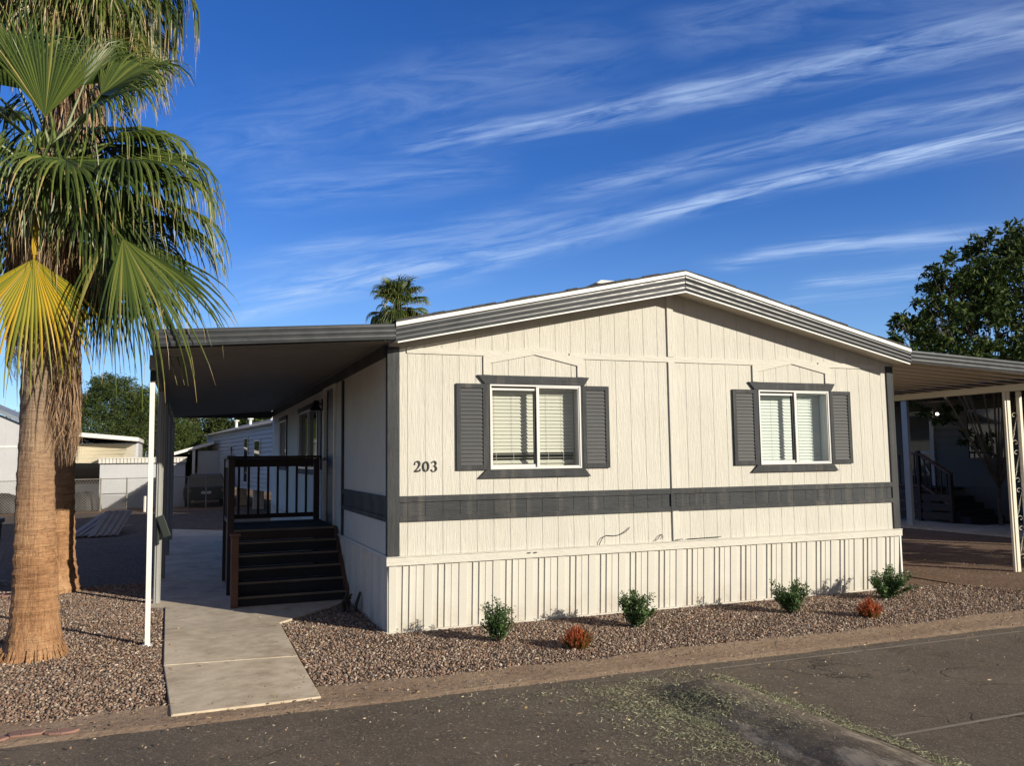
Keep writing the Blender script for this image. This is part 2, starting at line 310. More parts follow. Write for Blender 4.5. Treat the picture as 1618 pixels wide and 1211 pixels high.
# ------------------------------------------------------------------ mesh builder
WL={}
def wloc(o): return WL.get(o.name,Vector((0,0,0))) if o else Vector((0,0,0))
def tag(o,label=None,cat=None,group=None,kind=None):
    if label: o['label']=label
    if cat: o['category']=cat
    if group: o['group']=group
    if kind: o['kind']=kind
    return o
def empty(name,loc,label,cat,group=None):
    o=bpy.data.objects.new(name,None); COL.objects.link(o); o.location=loc; o.empty_display_size=.2; WL[o.name]=Vector(loc); return tag(o,label,cat,group)
class MB:
    def __init__(s): s.v=[]; s.f=[]; s.r=[]; s.mi=[]; s.cm=0; s.cr=.5
    def add(s,vs,fs):
        b=len(s.v); s.v.extend([tuple(x) for x in vs])
        for f in fs: s.f.append(tuple(i+b for i in f)); s.r.append(s.cr); s.mi.append(s.cm)
        return s
    def quad(s,a,b,c,d): return s.add([a,b,c,d],[(0,1,2,3)])
    def box(s,x0,x1,y0,y1,z0,z1):
        x0,x1=sorted((x0,x1)); y0,y1=sorted((y0,y1)); z0,z1=sorted((z0,z1))
        return s.add([(x0,y0,z0),(x1,y0,z0),(x1,y1,z0),(x0,y1,z0),(x0,y0,z1),(x1,y0,z1),(x1,y1,z1),(x0,y1,z1)],
          [(3,2,1,0),(4,5,6,7),(0,1,5,4),(1,2,6,5),(2,3,7,6),(3,0,4,7)])
    def beam(s,a,b,w,h,up=(0,0,1)):
        a=Vector(a);b=Vector(b);d=(b-a).normalized(); up=Vector(up)
        if abs(d.dot(up))>.98: up=Vector((0,1,0))
        sd=d.cross(up).normalized(); u=sd.cross(d)
        vs=[p+sd*(i*w/2)+u*(j*h/2) for p in(a,b) for i,j in((-1,-1),(1,-1),(1,1),(-1,1))]
        return s.add(vs,[(0,3,2,1),(4,5,6,7),(0,1,5,4),(1,2,6,5),(2,3,7,6),(3,0,4,7)])
    def prism(s,poly,o,u,v,n,t):
        """polygon (2-D) in frame o,u,v extruded by t along n"""
        o,u,v,n=map(Vector,(o,u,v,n)); k=len(poly)
        a=[o+u*x+v*y for x,y in poly]; b=[p+n*t for p in a]
        return s.add(a+b,[tuple(range(k-1,-1,-1)),tuple(range(k,2*k))]+[(i,(i+1)%k,k+(i+1)%k,k+i) for i in range(k)])
    def tube(s,pts,rad,n=8,cap=True):
        pts=[Vector(p) for p in pts]; m=len(pts)
        rr=rad if isinstance(rad,(list,tuple)) else [rad]*m
        vs=[]; prev=None
        for i,p in enumerate(pts):
            d=(pts[min(i+1,m-1)]-pts[max(i-1,0)]).normalized()
            if prev is None: prev=d.orthogonal().normalized()
            sd=(prev-d*prev.dot(d)); sd=sd.normalized() if sd.length>1e-6 else d.orthogonal().normalized(); prev=sd; w=d.cross(sd)
            for k in range(n):
                a=2*math.pi*k/n; vs.append(p+(sd*math.cos(a)+w*math.sin(a))*rr[i])
        fs=[(i*n+k,i*n+(k+1)%n,(i+1)*n+(k+1)%n,(i+1)*n+k) for i in range(m-1) for k in range(n)]
        if cap: fs+= [tuple(range(n-1,-1,-1)),tuple((m-1)*n+k for k in range(n))]
        return s.add(vs,fs)
    def extr(s,profile,path,closed=False):
        """profile: list of (out,h) ; path: list of (point,outdir,updir)"""
        k=len(profile); vs=[]
        for p,o,u in path:
            p,o,u=Vector(p),Vector(o),Vector(u)
            for a,h in profile: vs.append(p+o*a+u*h)
        fs=[]
        for i in range(len(path)-1):
            for j in range(k if closed else k-1):
                a=i*k+j; b=i*k+(j+1)%k; fs.append((a,b,b+k,a+k))
        if closed: fs+=[tuple(range(k)),tuple(range((len(path)-1)*k+k-1,(len(path)-1)*k-1,-1))]
        return s.add(vs,fs)
    def build(s,name,mats,parent=None,smooth=False,bevel=0,solid=0):
        if not isinstance(mats,(list,tuple)): mats=[mats]
        off=wloc(parent); me=bpy.data.meshes.new(name)
        me.from_pydata([(x-off.x,y-off.y,z-off.z) for x,y,z in s.v],[],s.f)
        for m in mats: me.materials.append(m)
        if any(s.mi): me.polygons.foreach_set('material_index',s.mi)
        at=me.attributes.new('r','FLOAT','FACE'); at.data.foreach_set('value',s.r)
        if smooth: me.polygons.foreach_set('use_smooth',[True]*len(s.f))
        me.update(); o=bpy.data.objects.new(name,me); COL.objects.link(o)
        if parent: o.parent=parent
        WL[o.name]=off.copy()
        if bevel:
            b=o.modifiers.new('bevel','BEVEL'); b.width=bevel; b.segments=2; b.limit_method='ANGLE'; b.angle_limit=R(35)
        if solid:
            b=o.modifiers.new('solid','SOLIDIFY'); b.thickness=solid; b.offset=0
        return o
def struct(o): o['kind']='structure'; return o
# grooved board wall: local frame origin o, along u, normal n (outward), z up ------------------------------
def board_wall(mb,o,u,n,length,z0,ztop,openings=(),pitch=.203,gap=.0048,depth=.0045,start=0.0,skip=()):
    o=Vector(o);u=Vector(u);n=Vector(n)
    cuts={0.,length}; x=start
    spans=[]
    g=start
    edges=[]
    while g<length:
        if g>0.02 and g<length-.02: edges.append(g)
        g+=pitch
    last=0.
    for e in edges: spans.append((last,e-gap/2,0)); spans.append((e-gap/2,e+gap/2,1)); last=e+gap/2
    spans.append((last,length,0))
    def P(a,z,d): 
        q=o+u*a-n*d; return (q.x,q.y,z)
    op=sorted({c for a,b,c0,c1 in openings for c in (a,b)}|{length/2 if callable(ztop) else 0})
    for a,b,gr in spans:
        cs=[a]+[c for c in op if a+1e-4<c<b-1e-4]+[b]; d=depth if gr else 0
        for i in range(len(cs)-1):
            p,q=cs[i],cs[i+1]; mid=(p+q)/2
            iv=[[z0,None]]; hol=sorted([(c0,c1) for oa,ob,c0,c1 in openings if oa-1e-4<=mid<=ob+1e-4])
            segs=[]; lo=z0
            for c0,c1 in hol: segs.append((lo,c0)); lo=c1
            segs.append((lo,None))
            for l,h in segs:
                tp=(ztop(p),ztop(q)) if (h is None and callable(ztop)) else ((ztop,ztop) if h is None else (h,h))
                if tp[0]<=l: continue
                mb.quad(P(p,l,d),P(q,l,d),P(q,tp[1],d),P(p,tp[0],d))
                if gr:
                    mb.quad(P(a,l,0),P(a,l,d),P(a,tp[0],d),P(a,tp[0],0)); mb.quad(P(b,l,d),P(b,l,0),P(b,tp[1],0),P(b,tp[1],d))
    return mb
def roofz(x): return 3.15+ (x if x<3.62 else 7.24-x)*.2125
# ------------------------------------------------------------------ the mobile home
HW=7.30; HD=13.65; SEAM=3.60
home=empty('mobile_home',(0,0,0),'cream double wide mobile home with charcoal trim, shutters and number 203 on its front wall','mobile home')
WX=[(1.18,2.347),(4.965,6.132)]; WZ=(1.762,2.752)
def wtop(x): return 3.30+(x*.2222 if x<3.65 else 3.65*.2222-(x-3.65)*.2322)
mb=MB(); board_wall(mb,(0,0,0),(1,0,0),(0,-1,0),HW,.80,wtop,[(a,b,*WZ) for a,b in WX],start=.21); mb.build('front_wall',M['siding'],home)
DOOR=(3.62,4.55,.93,3.0); SW=[(5.35,7.85,1.74,2.82),(10.15,11.5,1.78,2.82)]
mb=MB(); board_wall(mb,(0,HD,0),(0,-1,0),(-1,0,0),HD,.80,3.3,[(HD-DOOR[1],HD-DOOR[0],DOOR[2],DOOR[3])]+[(HD-b,HD-a,c,d) for a,b,c,d in SW],start=.1); mb.build('side_wall',M['siding'],home)
mb=MB(); board_wall(mb,(HW,0,0),(0,1,0),(1,0,0),HD,.80,3.3,[],start=.1); mb.box(.02,HW-.02,HD-.05,HD,.8,3.3); mb.box(.02,HW-.02,.4,HD-.1,.8,.84); mb.box(.02,HW-.02,.7,HD-.1,3.1,3.14)
mb.build('rear_walls',M['siding'],home)
# roof: shingled slabs
OV=-.32; XL,XR,XM=0.0,7.35,3.69; ZL,ZR,ZM=3.375,3.345,4.195
mb=MB()
for (x0,z0,x1,z1) in ((XL,ZL,XM,ZM),(XM,ZM,XR,ZR)):
    mb.add([(x0,OV-.02,z0-.0),(x1,OV-.02,z1),(x1,HD+.3,z1),(x0,HD+.3,z0),(x0,OV-.02,z0+.022),(x1,OV-.02,z1+.022),(x1,HD+.3,z1+.022),(x0,HD+.3,z0+.022)],
       [(3,2,1,0),(4,5,6,7),(0,1,5,4),(2,3,7,6),(1,2,6,5),(3,0,4,7)])
# ragged shingle tabs along the front rake
rnd=random.Random(3); x=XL
while x<XR:
    w=rnd.uniform(.10,.22); xe=min(x+w,XR); f=lambda q: ZL+(q-XL)/(XM-XL)*(ZM-ZL) if q<XM else ZM-(q-XM)/(XR-XM)*(ZM-ZR)
    if not (x<XM<xe):
        t=rnd.uniform(.020,.036); y0=OV-rnd.uniform(.024,.034)
        mb.add([(x,y0,f(x)+.004),(xe,y0,f(xe)+.004),(xe,.3,f(xe)+.004),(x,.3,f(x)+.004),(x,y0,f(x)+t),(xe,y0,f(xe)+t),(xe,.3,f(xe)+t),(x,.3,f(x)+t)],[(3,2,1,0),(4,5,6,7),(0,1,5,4),(2,3,7,6),(1,2,6,5),(3,0,4,7)])
    x=xe+.004
roof=mb.build('roof',M['shingle'],home)
# roof vent poking above the ridge line
vx,vy=4.95,4.6; vz=ZM-(vx-XM)/(XR-XM)*(ZM-ZR)
mb=MB(); vx=3.88; vy=2.2; vz=4.06; mb.box(vx-.2,vx+.2,vy-.2,vy+.2,vz,vz+.45); mb.prism([(-.26,0),(.26,0),(.18,.05),(-.18,.05)],(vx,vy-.25,vz+.45),(1,0,0),(0,0,1),(0,1,0),.5)
mb.build('roof_vent',M['dirtywhite'],roof)
# soffit
mb=MB()
for (x0,z0,x1,z1) in ((XL+.02,ZL-.195,XM,ZM-.225),(XM,ZM-.225,XR-.02,ZR-.19)):
    mb.add([(x0,OV+.012,z0),(x1,OV+.012,z1),(x1,.01,z1),(x0,.01,z0),(x0,OV+.012,z0+.012),(x1,OV+.012,z1+.012),(x1,.01,z1+.012),(x0,.01,z0+.012)],[(3,2,1,0),(4,5,6,7),(0,1,5,4),(2,3,7,6),(1,2,6,5),(3,0,4,7)])
mb.build('soffit',M['soffit'],home)
# white drip board + ribbed fascia following the rakes
def ribs(h0=0.,H=.178,n=3,out=.018):
    p=[(0,h0)]; s=H/n
    for i in range(n):
        t=h0-i*s
        p+= [(out*.55,t-.003),(out,t-s*.22),(out,t-s*.50),(out*.80,t-s*.72),(out*.22,t-s*.84),(out*.10,t-s*.97)]
    p+=[(out*.5,h0-H-.004),(0,h0-H-.006)]
    return p
rake=[((XL,OV,ZL),(0,-1,0),(0,0,1)),((XM,OV,ZM),(0,-1,0),(0,0,1)),((XR,OV,ZR),(0,-1,0),(0,0,1))]
mb=MB(); mb.extr([(0,0),(.030,0),(.030,-.044),(.0,-.044)],rake,True); mb.build('rake_board',M['white'],home)
mb=MB()
for a,b,ha,hb in (((XL,OV,ZL-.044),(XM,OV,ZM-.044),.158,.198),((XM,OV,ZM-.044),(XR,OV,ZR-.044),.198,.151)):
    q=.011 if b[0]<XR-1 else .019; pa,pb=ribs(0,ha,3,q),ribs(0,hb,3,q); k=len(pa); A=Vector(a); B=Vector(b)
    mb.add([(A.x,A.y-o,A.z+h) for o,h in pa]+[(B.x,B.y-o,B.z+h) for o,h in pb],[(j,j+1,k+j+1,k+j) for j in range(k-1)])
mb.build('fascia',M['fascia'],home,smooth=False)
mb=MB()
lip=[((XL+.02,OV+.006,ZL-.152),(0,-1,0),(0,0,1)),((XM,OV+.006,ZM-.192),(0,-1,0),(0,0,1)),((XR-.02,OV+.006,ZR-.145),(0,-1,0),(0,0,1))]
mb.extr([(0,0),(.022,0),(.022,-.016),(0,-.016)],[(Vector(p)-Vector((0,0,.056)),o,u) for p,o,u in lip],True); mb.build('drip_edge',M['white'],home)
# eave board along the side under the carport
mb=MB(); mb.box(-.05,-.002,.02,HD,3.05,3.175); mb.build('eave_board',M['grey_h'],home)
# corner boards
mb=MB(); mb.box(-.022,.115,-.022,-.001,.835,3.15); mb.box(-.022,-.001,-.001,.07,.835,3.12); mb.build('corner_board',M['grey'],home,bevel=.002)
mb=MB(); mb.box(HW-.095,HW+.022,-.022,-.001,.835,3.13); mb.box(HW+.001,HW+.022,-.001,.07,.835,3.12); mb.build('corner_board',M['grey'],home,bevel=.002)
# belt
mb=MB()
board_wall(mb,(.116,-.006,0),(1,0,0),(0,-1,0),HW-.212,1.26,1.42,[],start=.094)
for x0,x1 in ((.116,SEAM-.02),(SEAM+.02,HW-.096)):
    mb.box(x0,x1,-.024,-.001,1.420,1.487); mb.box(x0,x1,-.024,-.001,1.205,1.262)
mb.box(SEAM-.02,SEAM+.02,-.028,-.001,1.205,1.487)
mb.build('belt_band',M['grey_h'],home)
mb=MB(); board_wall(mb,(-.006,2.82,0),(0,-1,0),(-1,0,0),2.75,1.26,1.42,[],start=.1)
mb.box(-.024,-.001,.071,2.82,1.42,1.487); mb.box(-.024,-.001,.071,2.82,1.205,1.262); mb.build('belt_band',M['grey_h'],home)
# side batten, narrow
mb=MB(); mb.box(-.03,-.001,2.822,2.90,.84,3.03); mb.build('batten',M['grey'],home)
# seam strip, horizontal trim, pediments
mb=MB(); mb.box(SEAM,SEAM+.09,-.024,-.001,.84,1.204); mb.box(SEAM,SEAM+.09,-.024,-.001,1.488,3.085); mb.box(SEAM,SEAM+.09,-.024,-.001,3.152,wtop(SEAM)-.14)
mb.build('seam_strip',M['trimcream_v'],home)
mb=MB(); mb.box(.20,1.30,-.016,-.001,3.085,3.150)
mb.box(2.22,5.09,-.016,-.001,3.085,3.150); mb.box(6.0,7.0,-.016,-.001,3.085,3.150)
mb.build('trim_board',M['trimcream'],home)
def pediment(dx):
    mb=MB(); t=.018
    def pl(poly): mb.prism(poly,(dx,-.001,0),(1,0,0),(0,0,1),(0,-1,0),t)
    pl([(1.11,2.862),(1.20,2.862),(1.20,3.0),(1.76,3.118),(2.32,3.0),(2.32,2.862),(2.41,2.862),(2.41,3.080),(1.76,3.215),(1.11,3.080)])
    mb.build('pediment_trim',M['trimcream'],home)
for dx in (0,3.785): pediment(dx)
# header, sill, shutters, windows
def shutter(x0,x1,z0,z1,label=None):
    mb=MB(); e=.052; y0,y1=-.030,-.001
    mb.box(x0,x0+e,y0,y1,z0,z1); mb.box(x1-e,x1,y0,y1,z0,z1); mb.box(x0+e,x1-e,y0,y1,z1-e,z1); mb.box(x0+e,x1-e,y0,y1,z0,z0+e)
    fr=mb.build('shutter',M['grey'],home,bevel=.002)
    mb=MB(); n=20; h=(z1-z0-2*e)/n
    mb.box(x0+e,x1-e,-.006,-.0015,z0+e,z1-e)
    for i in range(n):
        z=z0+e+i*h
        mb.add([(x0+e+.001,-.026,z+.003),(x1-e-.001,-.026,z+.003),(x1-e-.001,-.012,z+h),(x0+e+.001,-.012,z+h),(x0+e+.001,-.020,z+.001),(x1-e-.001,-.020,z+.001),(x1-e-.001,-.007,z+h-.002),(x0+e+.001,-.007,z+h-.002)],[(0,1,2,3),(7,6,5,4),(0,4,5,1)])
    mb.build('louvre',M['shutter'],fr)
    return fr
def window(dx,blmat,gap_blind):
    x0,x1=WX[0][0]+dx,WX[0][1]+dx; z0,z1=WZ; xm=x0+.60
    mb=MB(); fw=.020
    mb.box(x0,x1,-.036,.05,z1-fw,z1); mb.box(x0,x1,-.036,.05,z0,z0+fw); mb.box(x0,x0+fw,-.036,.05,z0+fw,z1-fw); mb.box(x1-fw,x1,-.036,.05,z0+fw,z1-fw)
    w=mb.build('window',M['alu'],home,bevel=.002)
    mb=MB()  # sliding sash on the left, set back, and the meeting stile
    mb.box(x0+fw,xm-.012,-.006,.03,z1-fw-.045,z1-fw-.022); mb.box(x0+fw,xm-.012,-.006,.03,z0+fw,z0+fw+.035)
    mb.box(x0+fw,x0+fw+.018,-.006,.03,z0+fw+.035,z1-fw-.045); mb.box(xm-.012,xm+.022,-.028,.03,z0+fw,z1-fw)
    mb.box(xm+.022,x1-fw,-.026,.0,z1-fw-.014,z1-fw); mb.box(xm+.022,x1-fw,-.026,.0,z0+fw,z0+fw+.014); mb.box(x1-fw-.012,x1-fw,-.026,.0,z0+fw+.014,z1-fw-.014)
    mb.build('sash',M['alu'],w)
    mb=MB(); mb.box(xm-.035,xm-.013,-.004,.034,z0+fw+.036,z1-fw-.046); mb.build('seal',M['black'],w)
    mb=MB(); mb.quad((x0+fw+.018,.012,z0+fw+.035),(xm-.035,.012,z0+fw+.035),(xm-.035,.012,z1-fw-.045),(x0+fw+.018,.012,z1-fw-.045)); mb.build('pane',M['glass'],w)
    mb=MB(); mb.quad((xm+.022,-.012,z0+fw+.014),(x1-fw-.012,-.012,z0+fw+.014),(x1-fw-.012,-.012,z1-fw-.014),(xm+.022,-.012,z1-fw-.014)); mb.build('pane',M['glass'],w)
    # reveal
    mb=MB(); mb.box(x0-.012,x0,.002,.20,z0-.01,z1+.01); mb.box(x1,x1+.012,.002,.20,z0-.01,z1+.01); mb.box(x0,x1,.051,.20,z1,z1+.012); mb.box(x0,x1,.051,.20,z0-.012,z0)
    mb.build('reveal',M['blindw' if dx else 'trimcream'],w)
    mb=MB(); mb.box(x0-.1,x1+.1,.22,.5,z0-.1,z0-.08); mb.box(x0-.1,x1+.1,.48,.5,z0-.1,z1+.1); mb.box(x0-.1,x0-.08,.22,.48,z0-.1,z1+.1); mb.box(x1+.08,x1+.1,.22,.48,z0-.1,z1+.1); mb.box(x0-.1,x1+.1,.22,.5,z1+.08,z1+.1)
    mb.build('dark_room',M['dark'],w)
    mb=MB(); yb=.155; n=21; rnd=random.Random(int(dx*10)+5); zt=z1-.03; mb.box(x0+.012,x1-.012,yb-.02,yb+.03,zt-.03,zt)
    pitch=(zt-.03-z0-.03)/n
    for i in range(n):
        z=zt-.035-(i+1)*pitch
        tilt=R(66); 
        if gap_blind and i in (17,18): tilt=R(8)
        if gap_blind and i>18: z+=-.006; tilt=R(50)
        hw=.0255; dy=math.cos(tilt)*hw; dz=math.sin(tilt)*hw; zz=z+pitch/2+rnd.uniform(-.0012,.0012); sk=rnd.uniform(-.0015,.0015)
        mb.add([(x0+.014,yb-dy,zz-dz),(x1-.014,yb-dy,zz-dz+sk),(x1-.014,yb+dy,zz+dz+sk),(x0+.014,yb+dy,zz+dz),
                (x0+.014,yb-dy+.003,zz-dz-.002),(x1-.014,yb-dy+.003,zz-dz-.002+sk),(x1-.014,yb+dy+.003,zz+dz-.002+sk),(x0+.014,yb+dy+.003,zz+dz-.002)],[(0,1,2,3),(7,6,5,4),(0,4,5,1),(3,2,6,7),(1,5,6,2),(0,3,7,4)])
    for xc in (x0+.13,x0+.35,xm+.20,xm+.40):
        mb.box(xc-.0015,xc+.0015,yb-.03,yb-.028,z0+.04,zt-.03)
    mb.build('blind',blmat,w)
    # charcoal casing between window and shutters
    mb=MB(); mb.box(x0-.030,x0-.001,-.026,-.001,z0-.005,z1+.003); mb.build('casing',M['grey'],w); mb=MB(); mb.box(x1+.001,x1+.026,-.026,-.001,z0-.005,z1+.003); mb.build('casing',M['grey'],w)
    mb=MB(); mb.prism([(1.03,2.858),(2.47,2.858),(2.40,2.756),(1.12,2.756)],(dx,-.001,0),(1,0,0),(0,0,1),(0,-1,0),.034); mb.build('header_board',M['grey_h'],home,bevel=.003)
    mb=MB(); mb.prism([(1.13,1.758),(2.39,1.758),(2.47,1.664),(1.03,1.664)],(dx,-.001,0),(1,0,0),(0,0,1),(0,-1,0),.034); mb.build('sill_board',M['grey_h'],home,bevel=.003)
    shutter(.775+dx,1.149+dx,1.760,2.755); shutter(2.374+dx,2.735+dx,1.760,2.755)
window(0,M['blind'],True); window(3.785,M['blindw'],False)
# skirting
def skirt(o,u,n,length,z0,z1,bottom_in=.05):
    o=Vector(o);u=Vector(u);n=Vector(n); mb=MB()
    prof=[(0,.012,1),(.084,.012,0),(.092,.0,0),(.150,.0,0),(.155,.016,0),(.163,.016,0),(.168,0,0),(.226,.0,0),(.231,.016,0),(.239,.016,0),(.244,0,0),(.305,0,0),(.309,.006,0),(.322,.006,0),(.326,0,0),(.394,0,0),(.399,.012,0)]
    pts=[]; x=0
    k=0
    while x<length:
        for a,d,m in prof:
            if x+a<length: pts.append((x+a,d,m))
        x+=.406
    pts.append((length,0,0))
    for i in range(len(pts)-1):
        a,d,m=pts[i]; b,e,_=pts[i+1]; mb.cm=1 if m else 0
        A=o+u*a+n*d; B=o+u*b+n*e; ib=n*(-bottom_in)
        C1=A+ib; C2=B+ib; mb.quad((C1.x,C1.y,z0),(C2.x,C2.y,z0),(B.x,B.y,z1),(A.x,A.y,z1))
    mb.cm=0; ib=n*(-bottom_in)
    P=[o+n*-.002,o+u*length+n*-.002]
    # ground rail
    a=o+ib+n*.004; b=a+u*length
    for (q0,q1,h0,h1,out) in ((a,b,z0-.01,z0+.022,.026),):
        vs=[(q0.x,q0.y,h0),(q1.x,q1.y,h0),(q1.x,q1.y,h1),(q0.x,q0.y,h1)]; w=n*out
        mb.add(vs+[(x+w.x,y+w.y,z) for x,y,z in vs],[(4,5,6,7),(3,2,6,7),(0,3,7,4),(1,2,6,5)])
    return mb
def vslice(self,*a): return self
sk=skirt((0,.0,0),(1,0,0),(0,-1,0),HW,0,.732,.045)
def fixv(mb): mb.v=[tuple(float(c) for c in v) for v in mb.v]; return mb
fixv(sk).build('skirting',[M['skirt'],M['perf']],home)
fixv(skirt((0,HD,0),(0,-1,0),(-1,0,0),HD,0,.80,.0)).build('skirting',[M['skirt'],M['perf']],home)
fixv(skirt((HW,0,0),(0,1,0),(1,0,0),HD,0,.80,.0)).build('skirting',[M['skirt'],M['perf']],home)
mb=MB(); mb.box(-.035,HW+.03,-.036,-.001,.733,.832); mb.box(-.035,HW+.03,-.046,-.036,.822,.832); mb.build('skirting_cap',M['trimcream'],home,bevel=.003)
mb=MB(); mb.box(-.022,-.001,.0,HD,.80,.835); mb.build('skirting_cap',M['trimcream'],home)
# loose cables on the front wall
for pts in ([(2.56,.835),(2.575,.88),(2.61,.925),(2.67,.945),(2.76,.935),(2.84,.945),(2.91,.975),(2.965,1.01),(2.985,1.03)],
            [(3.33,.85),(3.37,.875),(3.40,.91),(3.435,.925),(3.455,.90),(3.44,.87)],[(3.62,.845),(3.72,.855),(3.735,.838)],[(3.80,.850),(4.3,.858)]):
    mb=MB(); mb.tube([(x,-.022-.012*math.sin(i*1.3),z) for i,(x,z) in enumerate(pts)],.0045,6); mb.build('cable',M['black'],home,smooth=True)
for x in (1.62,1.70): mb=MB(); mb.box(x,x+.04,-.052,-.047,.79,.80); mb.build('clip',M['black'],home)
# house number: strokes with thick and thin parts
def stroke(mb,pts,ws,y=-.014,t=.010):
    n=len(pts); 
    Lp=[];Rp=[]
    for i,(x,z) in enumerate(pts):
        a=pts[max(i-1,0)]; b=pts[min(i+1,n-1)]; dx,dz=b[0]-a[0],b[1]-a[1]; l=math.hypot(dx,dz) or 1; nx,nz=-dz/l,dx/l
        Lp.append((x+nx*ws[i]/2,z+nz*ws[i]/2)); Rp.append((x-nx*ws[i]/2,z-nz*ws[i]/2))
    for i in range(n-1):
        q=[Lp[i],Rp[i],Rp[i+1],Lp[i+1]]; mb.add([(x,y,z) for x,z in q]+[(x,y+t,z) for x,z in q],[(0,1,2,3),(7,6,5,4),(0,4,5,1),(2,6,7,3),(1,5,6,2),(3,7,4,0)])
mb=MB(); X0=.285; Z0=1.752; H=.122
a=[(math.cos(t),math.sin(t)) for t in np.linspace(R(200),R(-35),14)]
p2=[(X0+.034+.028*c,Z0+H*.72+.030*s) for c,s in a]; p2+= [(X0+.045,Z0+H*.40),(X0+.024,Z0+H*.20),(X0+.005,Z0+.012)]
stroke(mb,p2,[.014]+[.009,.007,.007,.008,.010,.012,.015,.018,.020,.020,.020,.018,.016]+[.012,.009,.007]); 
stroke(mb,[(X0+.002,Z0+.008),(X0+.04,Z0+.008),(X0+.066,Z0+.012),(X0+.070,Z0+.034)],[.014,.018,.016,.005])
mb.build('digit',M['black'],home); mb=MB(); X0=.385; p=[(X0+.034+.030*math.cos(t),Z0+H*.48+.054*math.sin(t)) for t in np.linspace(0,2*math.pi,33)]
stroke(mb,p,[.007+.012*abs(math.cos(t)) for t in np.linspace(0,2*math.pi,33)])
mb.build('digit',M['black'],home); mb=MB(); X0=.478
p=[(X0+.034+.024*math.cos(t),Z0+H*.74+.027*math.sin(t)) for t in np.linspace(R(165),R(-80),14)]; stroke(mb,p,[.013,.008,.007,.007,.009,.012,.015,.017,.017,.016,.013,.010,.007,.006])
p=[(X0+.032+.030*math.cos(t),Z0+H*.27+.032*math.sin(t)) for t in np.linspace(R(95),R(-165),16)]; stroke(mb,p,[.006,.008,.010,.013,.016,.019,.019,.018,.015,.012,.010,.008,.007,.008,.011,.014])
mb.build('digit',M['black'],home)
# side wall: door, lamp, windows
mb=MB(); a,b,c,d=DOOR
mb.box(-.03,.02,a-.09,a,c-.02,d+.06); mb.box(-.03,.02,b,b+.09,c-.02,d+.06); mb.box(-.03,.02,a,b,d,d+.06); fr=mb.build('door_frame',M['dirtywhite'],home)
mb=MB(); mb.box(.03,.07,a,b,c,d); mb.box(.018,.03,a+.12,b-.12,c+.9,d-.15); mb.box(.018,.03,a+.12,b-.12,c+.12,c+.75); dr=mb.build('door',M['door'],home,bevel=.004)
mb=MB(); mb.tube([(.03,b-.08,c+.98),(-.02,b-.08,c+.98)],.012,8); mb.tube([(-.02,b-.08,c+.98),(-.05,b-.08,c+.98)],[.028,.024],10); mb.build('handle',M['galv'],dr,smooth=True); mb=MB(); mb.tube([(.03,b-.08,c+1.12),(.0,b-.08,c+1.12)],.03,10); mb.build('deadbolt',M['galv'],dr,smooth=True)
ly=4.85; mb=MB(); mb.box(-.03,-.001,ly-.06,ly+.06,2.72,2.90); mb.tube([(-.03,ly,2.82),(-.12,ly,2.84)],.015,8); mb.tube([(-.12,ly,2.88),(-.12,ly,2.80),(-.12,ly,2.72)],[.03,.05,.10],14,False)
lampo=mb.build('wall_lamp',M['black'],home)
mb=MB(); mb.tube([(-.12,ly,2.80),(-.12,ly,2.74)],[.028,.038],10); mb.build('bulb',M['white'],lampo,smooth=True)
for (a,b,c,d) in SW:
    mb=MB(); mb.box(-.03,.03,a-.02,a+.03,c,d); mb.box(-.03,.03,b-.03,b+.02,c,d); mb.box(-.03,.03,a,b,d-.03,d); mb.box(-.03,.03,a,b,c,c+.03); mb.box(-.02,.03,(a+b)/2-.02,(a+b)/2+.02,c+.03,d-.03)
    mb.cm=1; mb.box(-.034,-.001,a-.11,b+.11,d+.002,d+.09); mb.box(-.034,-.001,a-.11,b+.11,c-.10,c-.002); mb.box(-.028,-.001,a-.1,a-.022,c,d); mb.box(-.028,-.001,b+.022,b+.1,c,d)
    w=mb.build('window',[M['alu'],M['grey_h']],home)
    mb=MB(); mb.box(.035,.04,a,b,c,d); mb.build('pane',M['dglass'],w)
    mb=MB(); mb.box(-.022,-.001,a-.40,a-.101,c,d) ; mb.build('side_shutter',M['shutter'],w) if a<6 else None
mb=MB(); mb.tube([(HW+.055,.06,.12),(HW+.055,.06,3.08)],.032,4); mb.build('downspout',M['white'],home)
# ------------------------------------------------------------------ left carport
cp=empty('carport',(-2.4,.48,0),'long flat roofed carport with charcoal gutter over the concrete slab and entry steps','carport')
def pans(mb,x0,zx0,x1,zx1,y0,y1,pitch=.125,ht=.045):
    y=y0
    while y<y1:
        for a,b,da,db in ((0,.082,0,0),(.082,.090,0,1),(.090,.117,1,1),(.117,.125,1,0)):
            mb.quad((x0,y+a,zx0+da*ht),(x0,y+b,zx0+db*ht),(x1,y+b,zx1+db*ht),(x1,y+a,zx1+da*ht))
        y+=pitch
    mb.quad((x0,y0,zx0+.10),(x1,y0,zx1+.10),(x1,y1,zx1+.10),(x0,y1,zx0+.10))
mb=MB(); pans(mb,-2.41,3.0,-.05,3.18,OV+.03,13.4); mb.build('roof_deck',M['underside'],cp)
mb=MB(); path=[((-2.43,OV,3.19),(0,-1,0),(0,0,1)),((0,OV,3.365),(0,-1,0),(0,0,1))]
mb.extr(ribs(0,.168,3,.011),path)
mb.box(-2.43,-2.41,OV,13.4,3.02,3.186); mb.box(-2.43,-.03,13.4,13.43,3.0,3.18)
mb.build('fascia',M['fascia'],cp)
mb=MB(); mb.box(-2.46,-2.40,.2,13.3,2.86,3.0); mb.build('beam',M['underside'],cp)
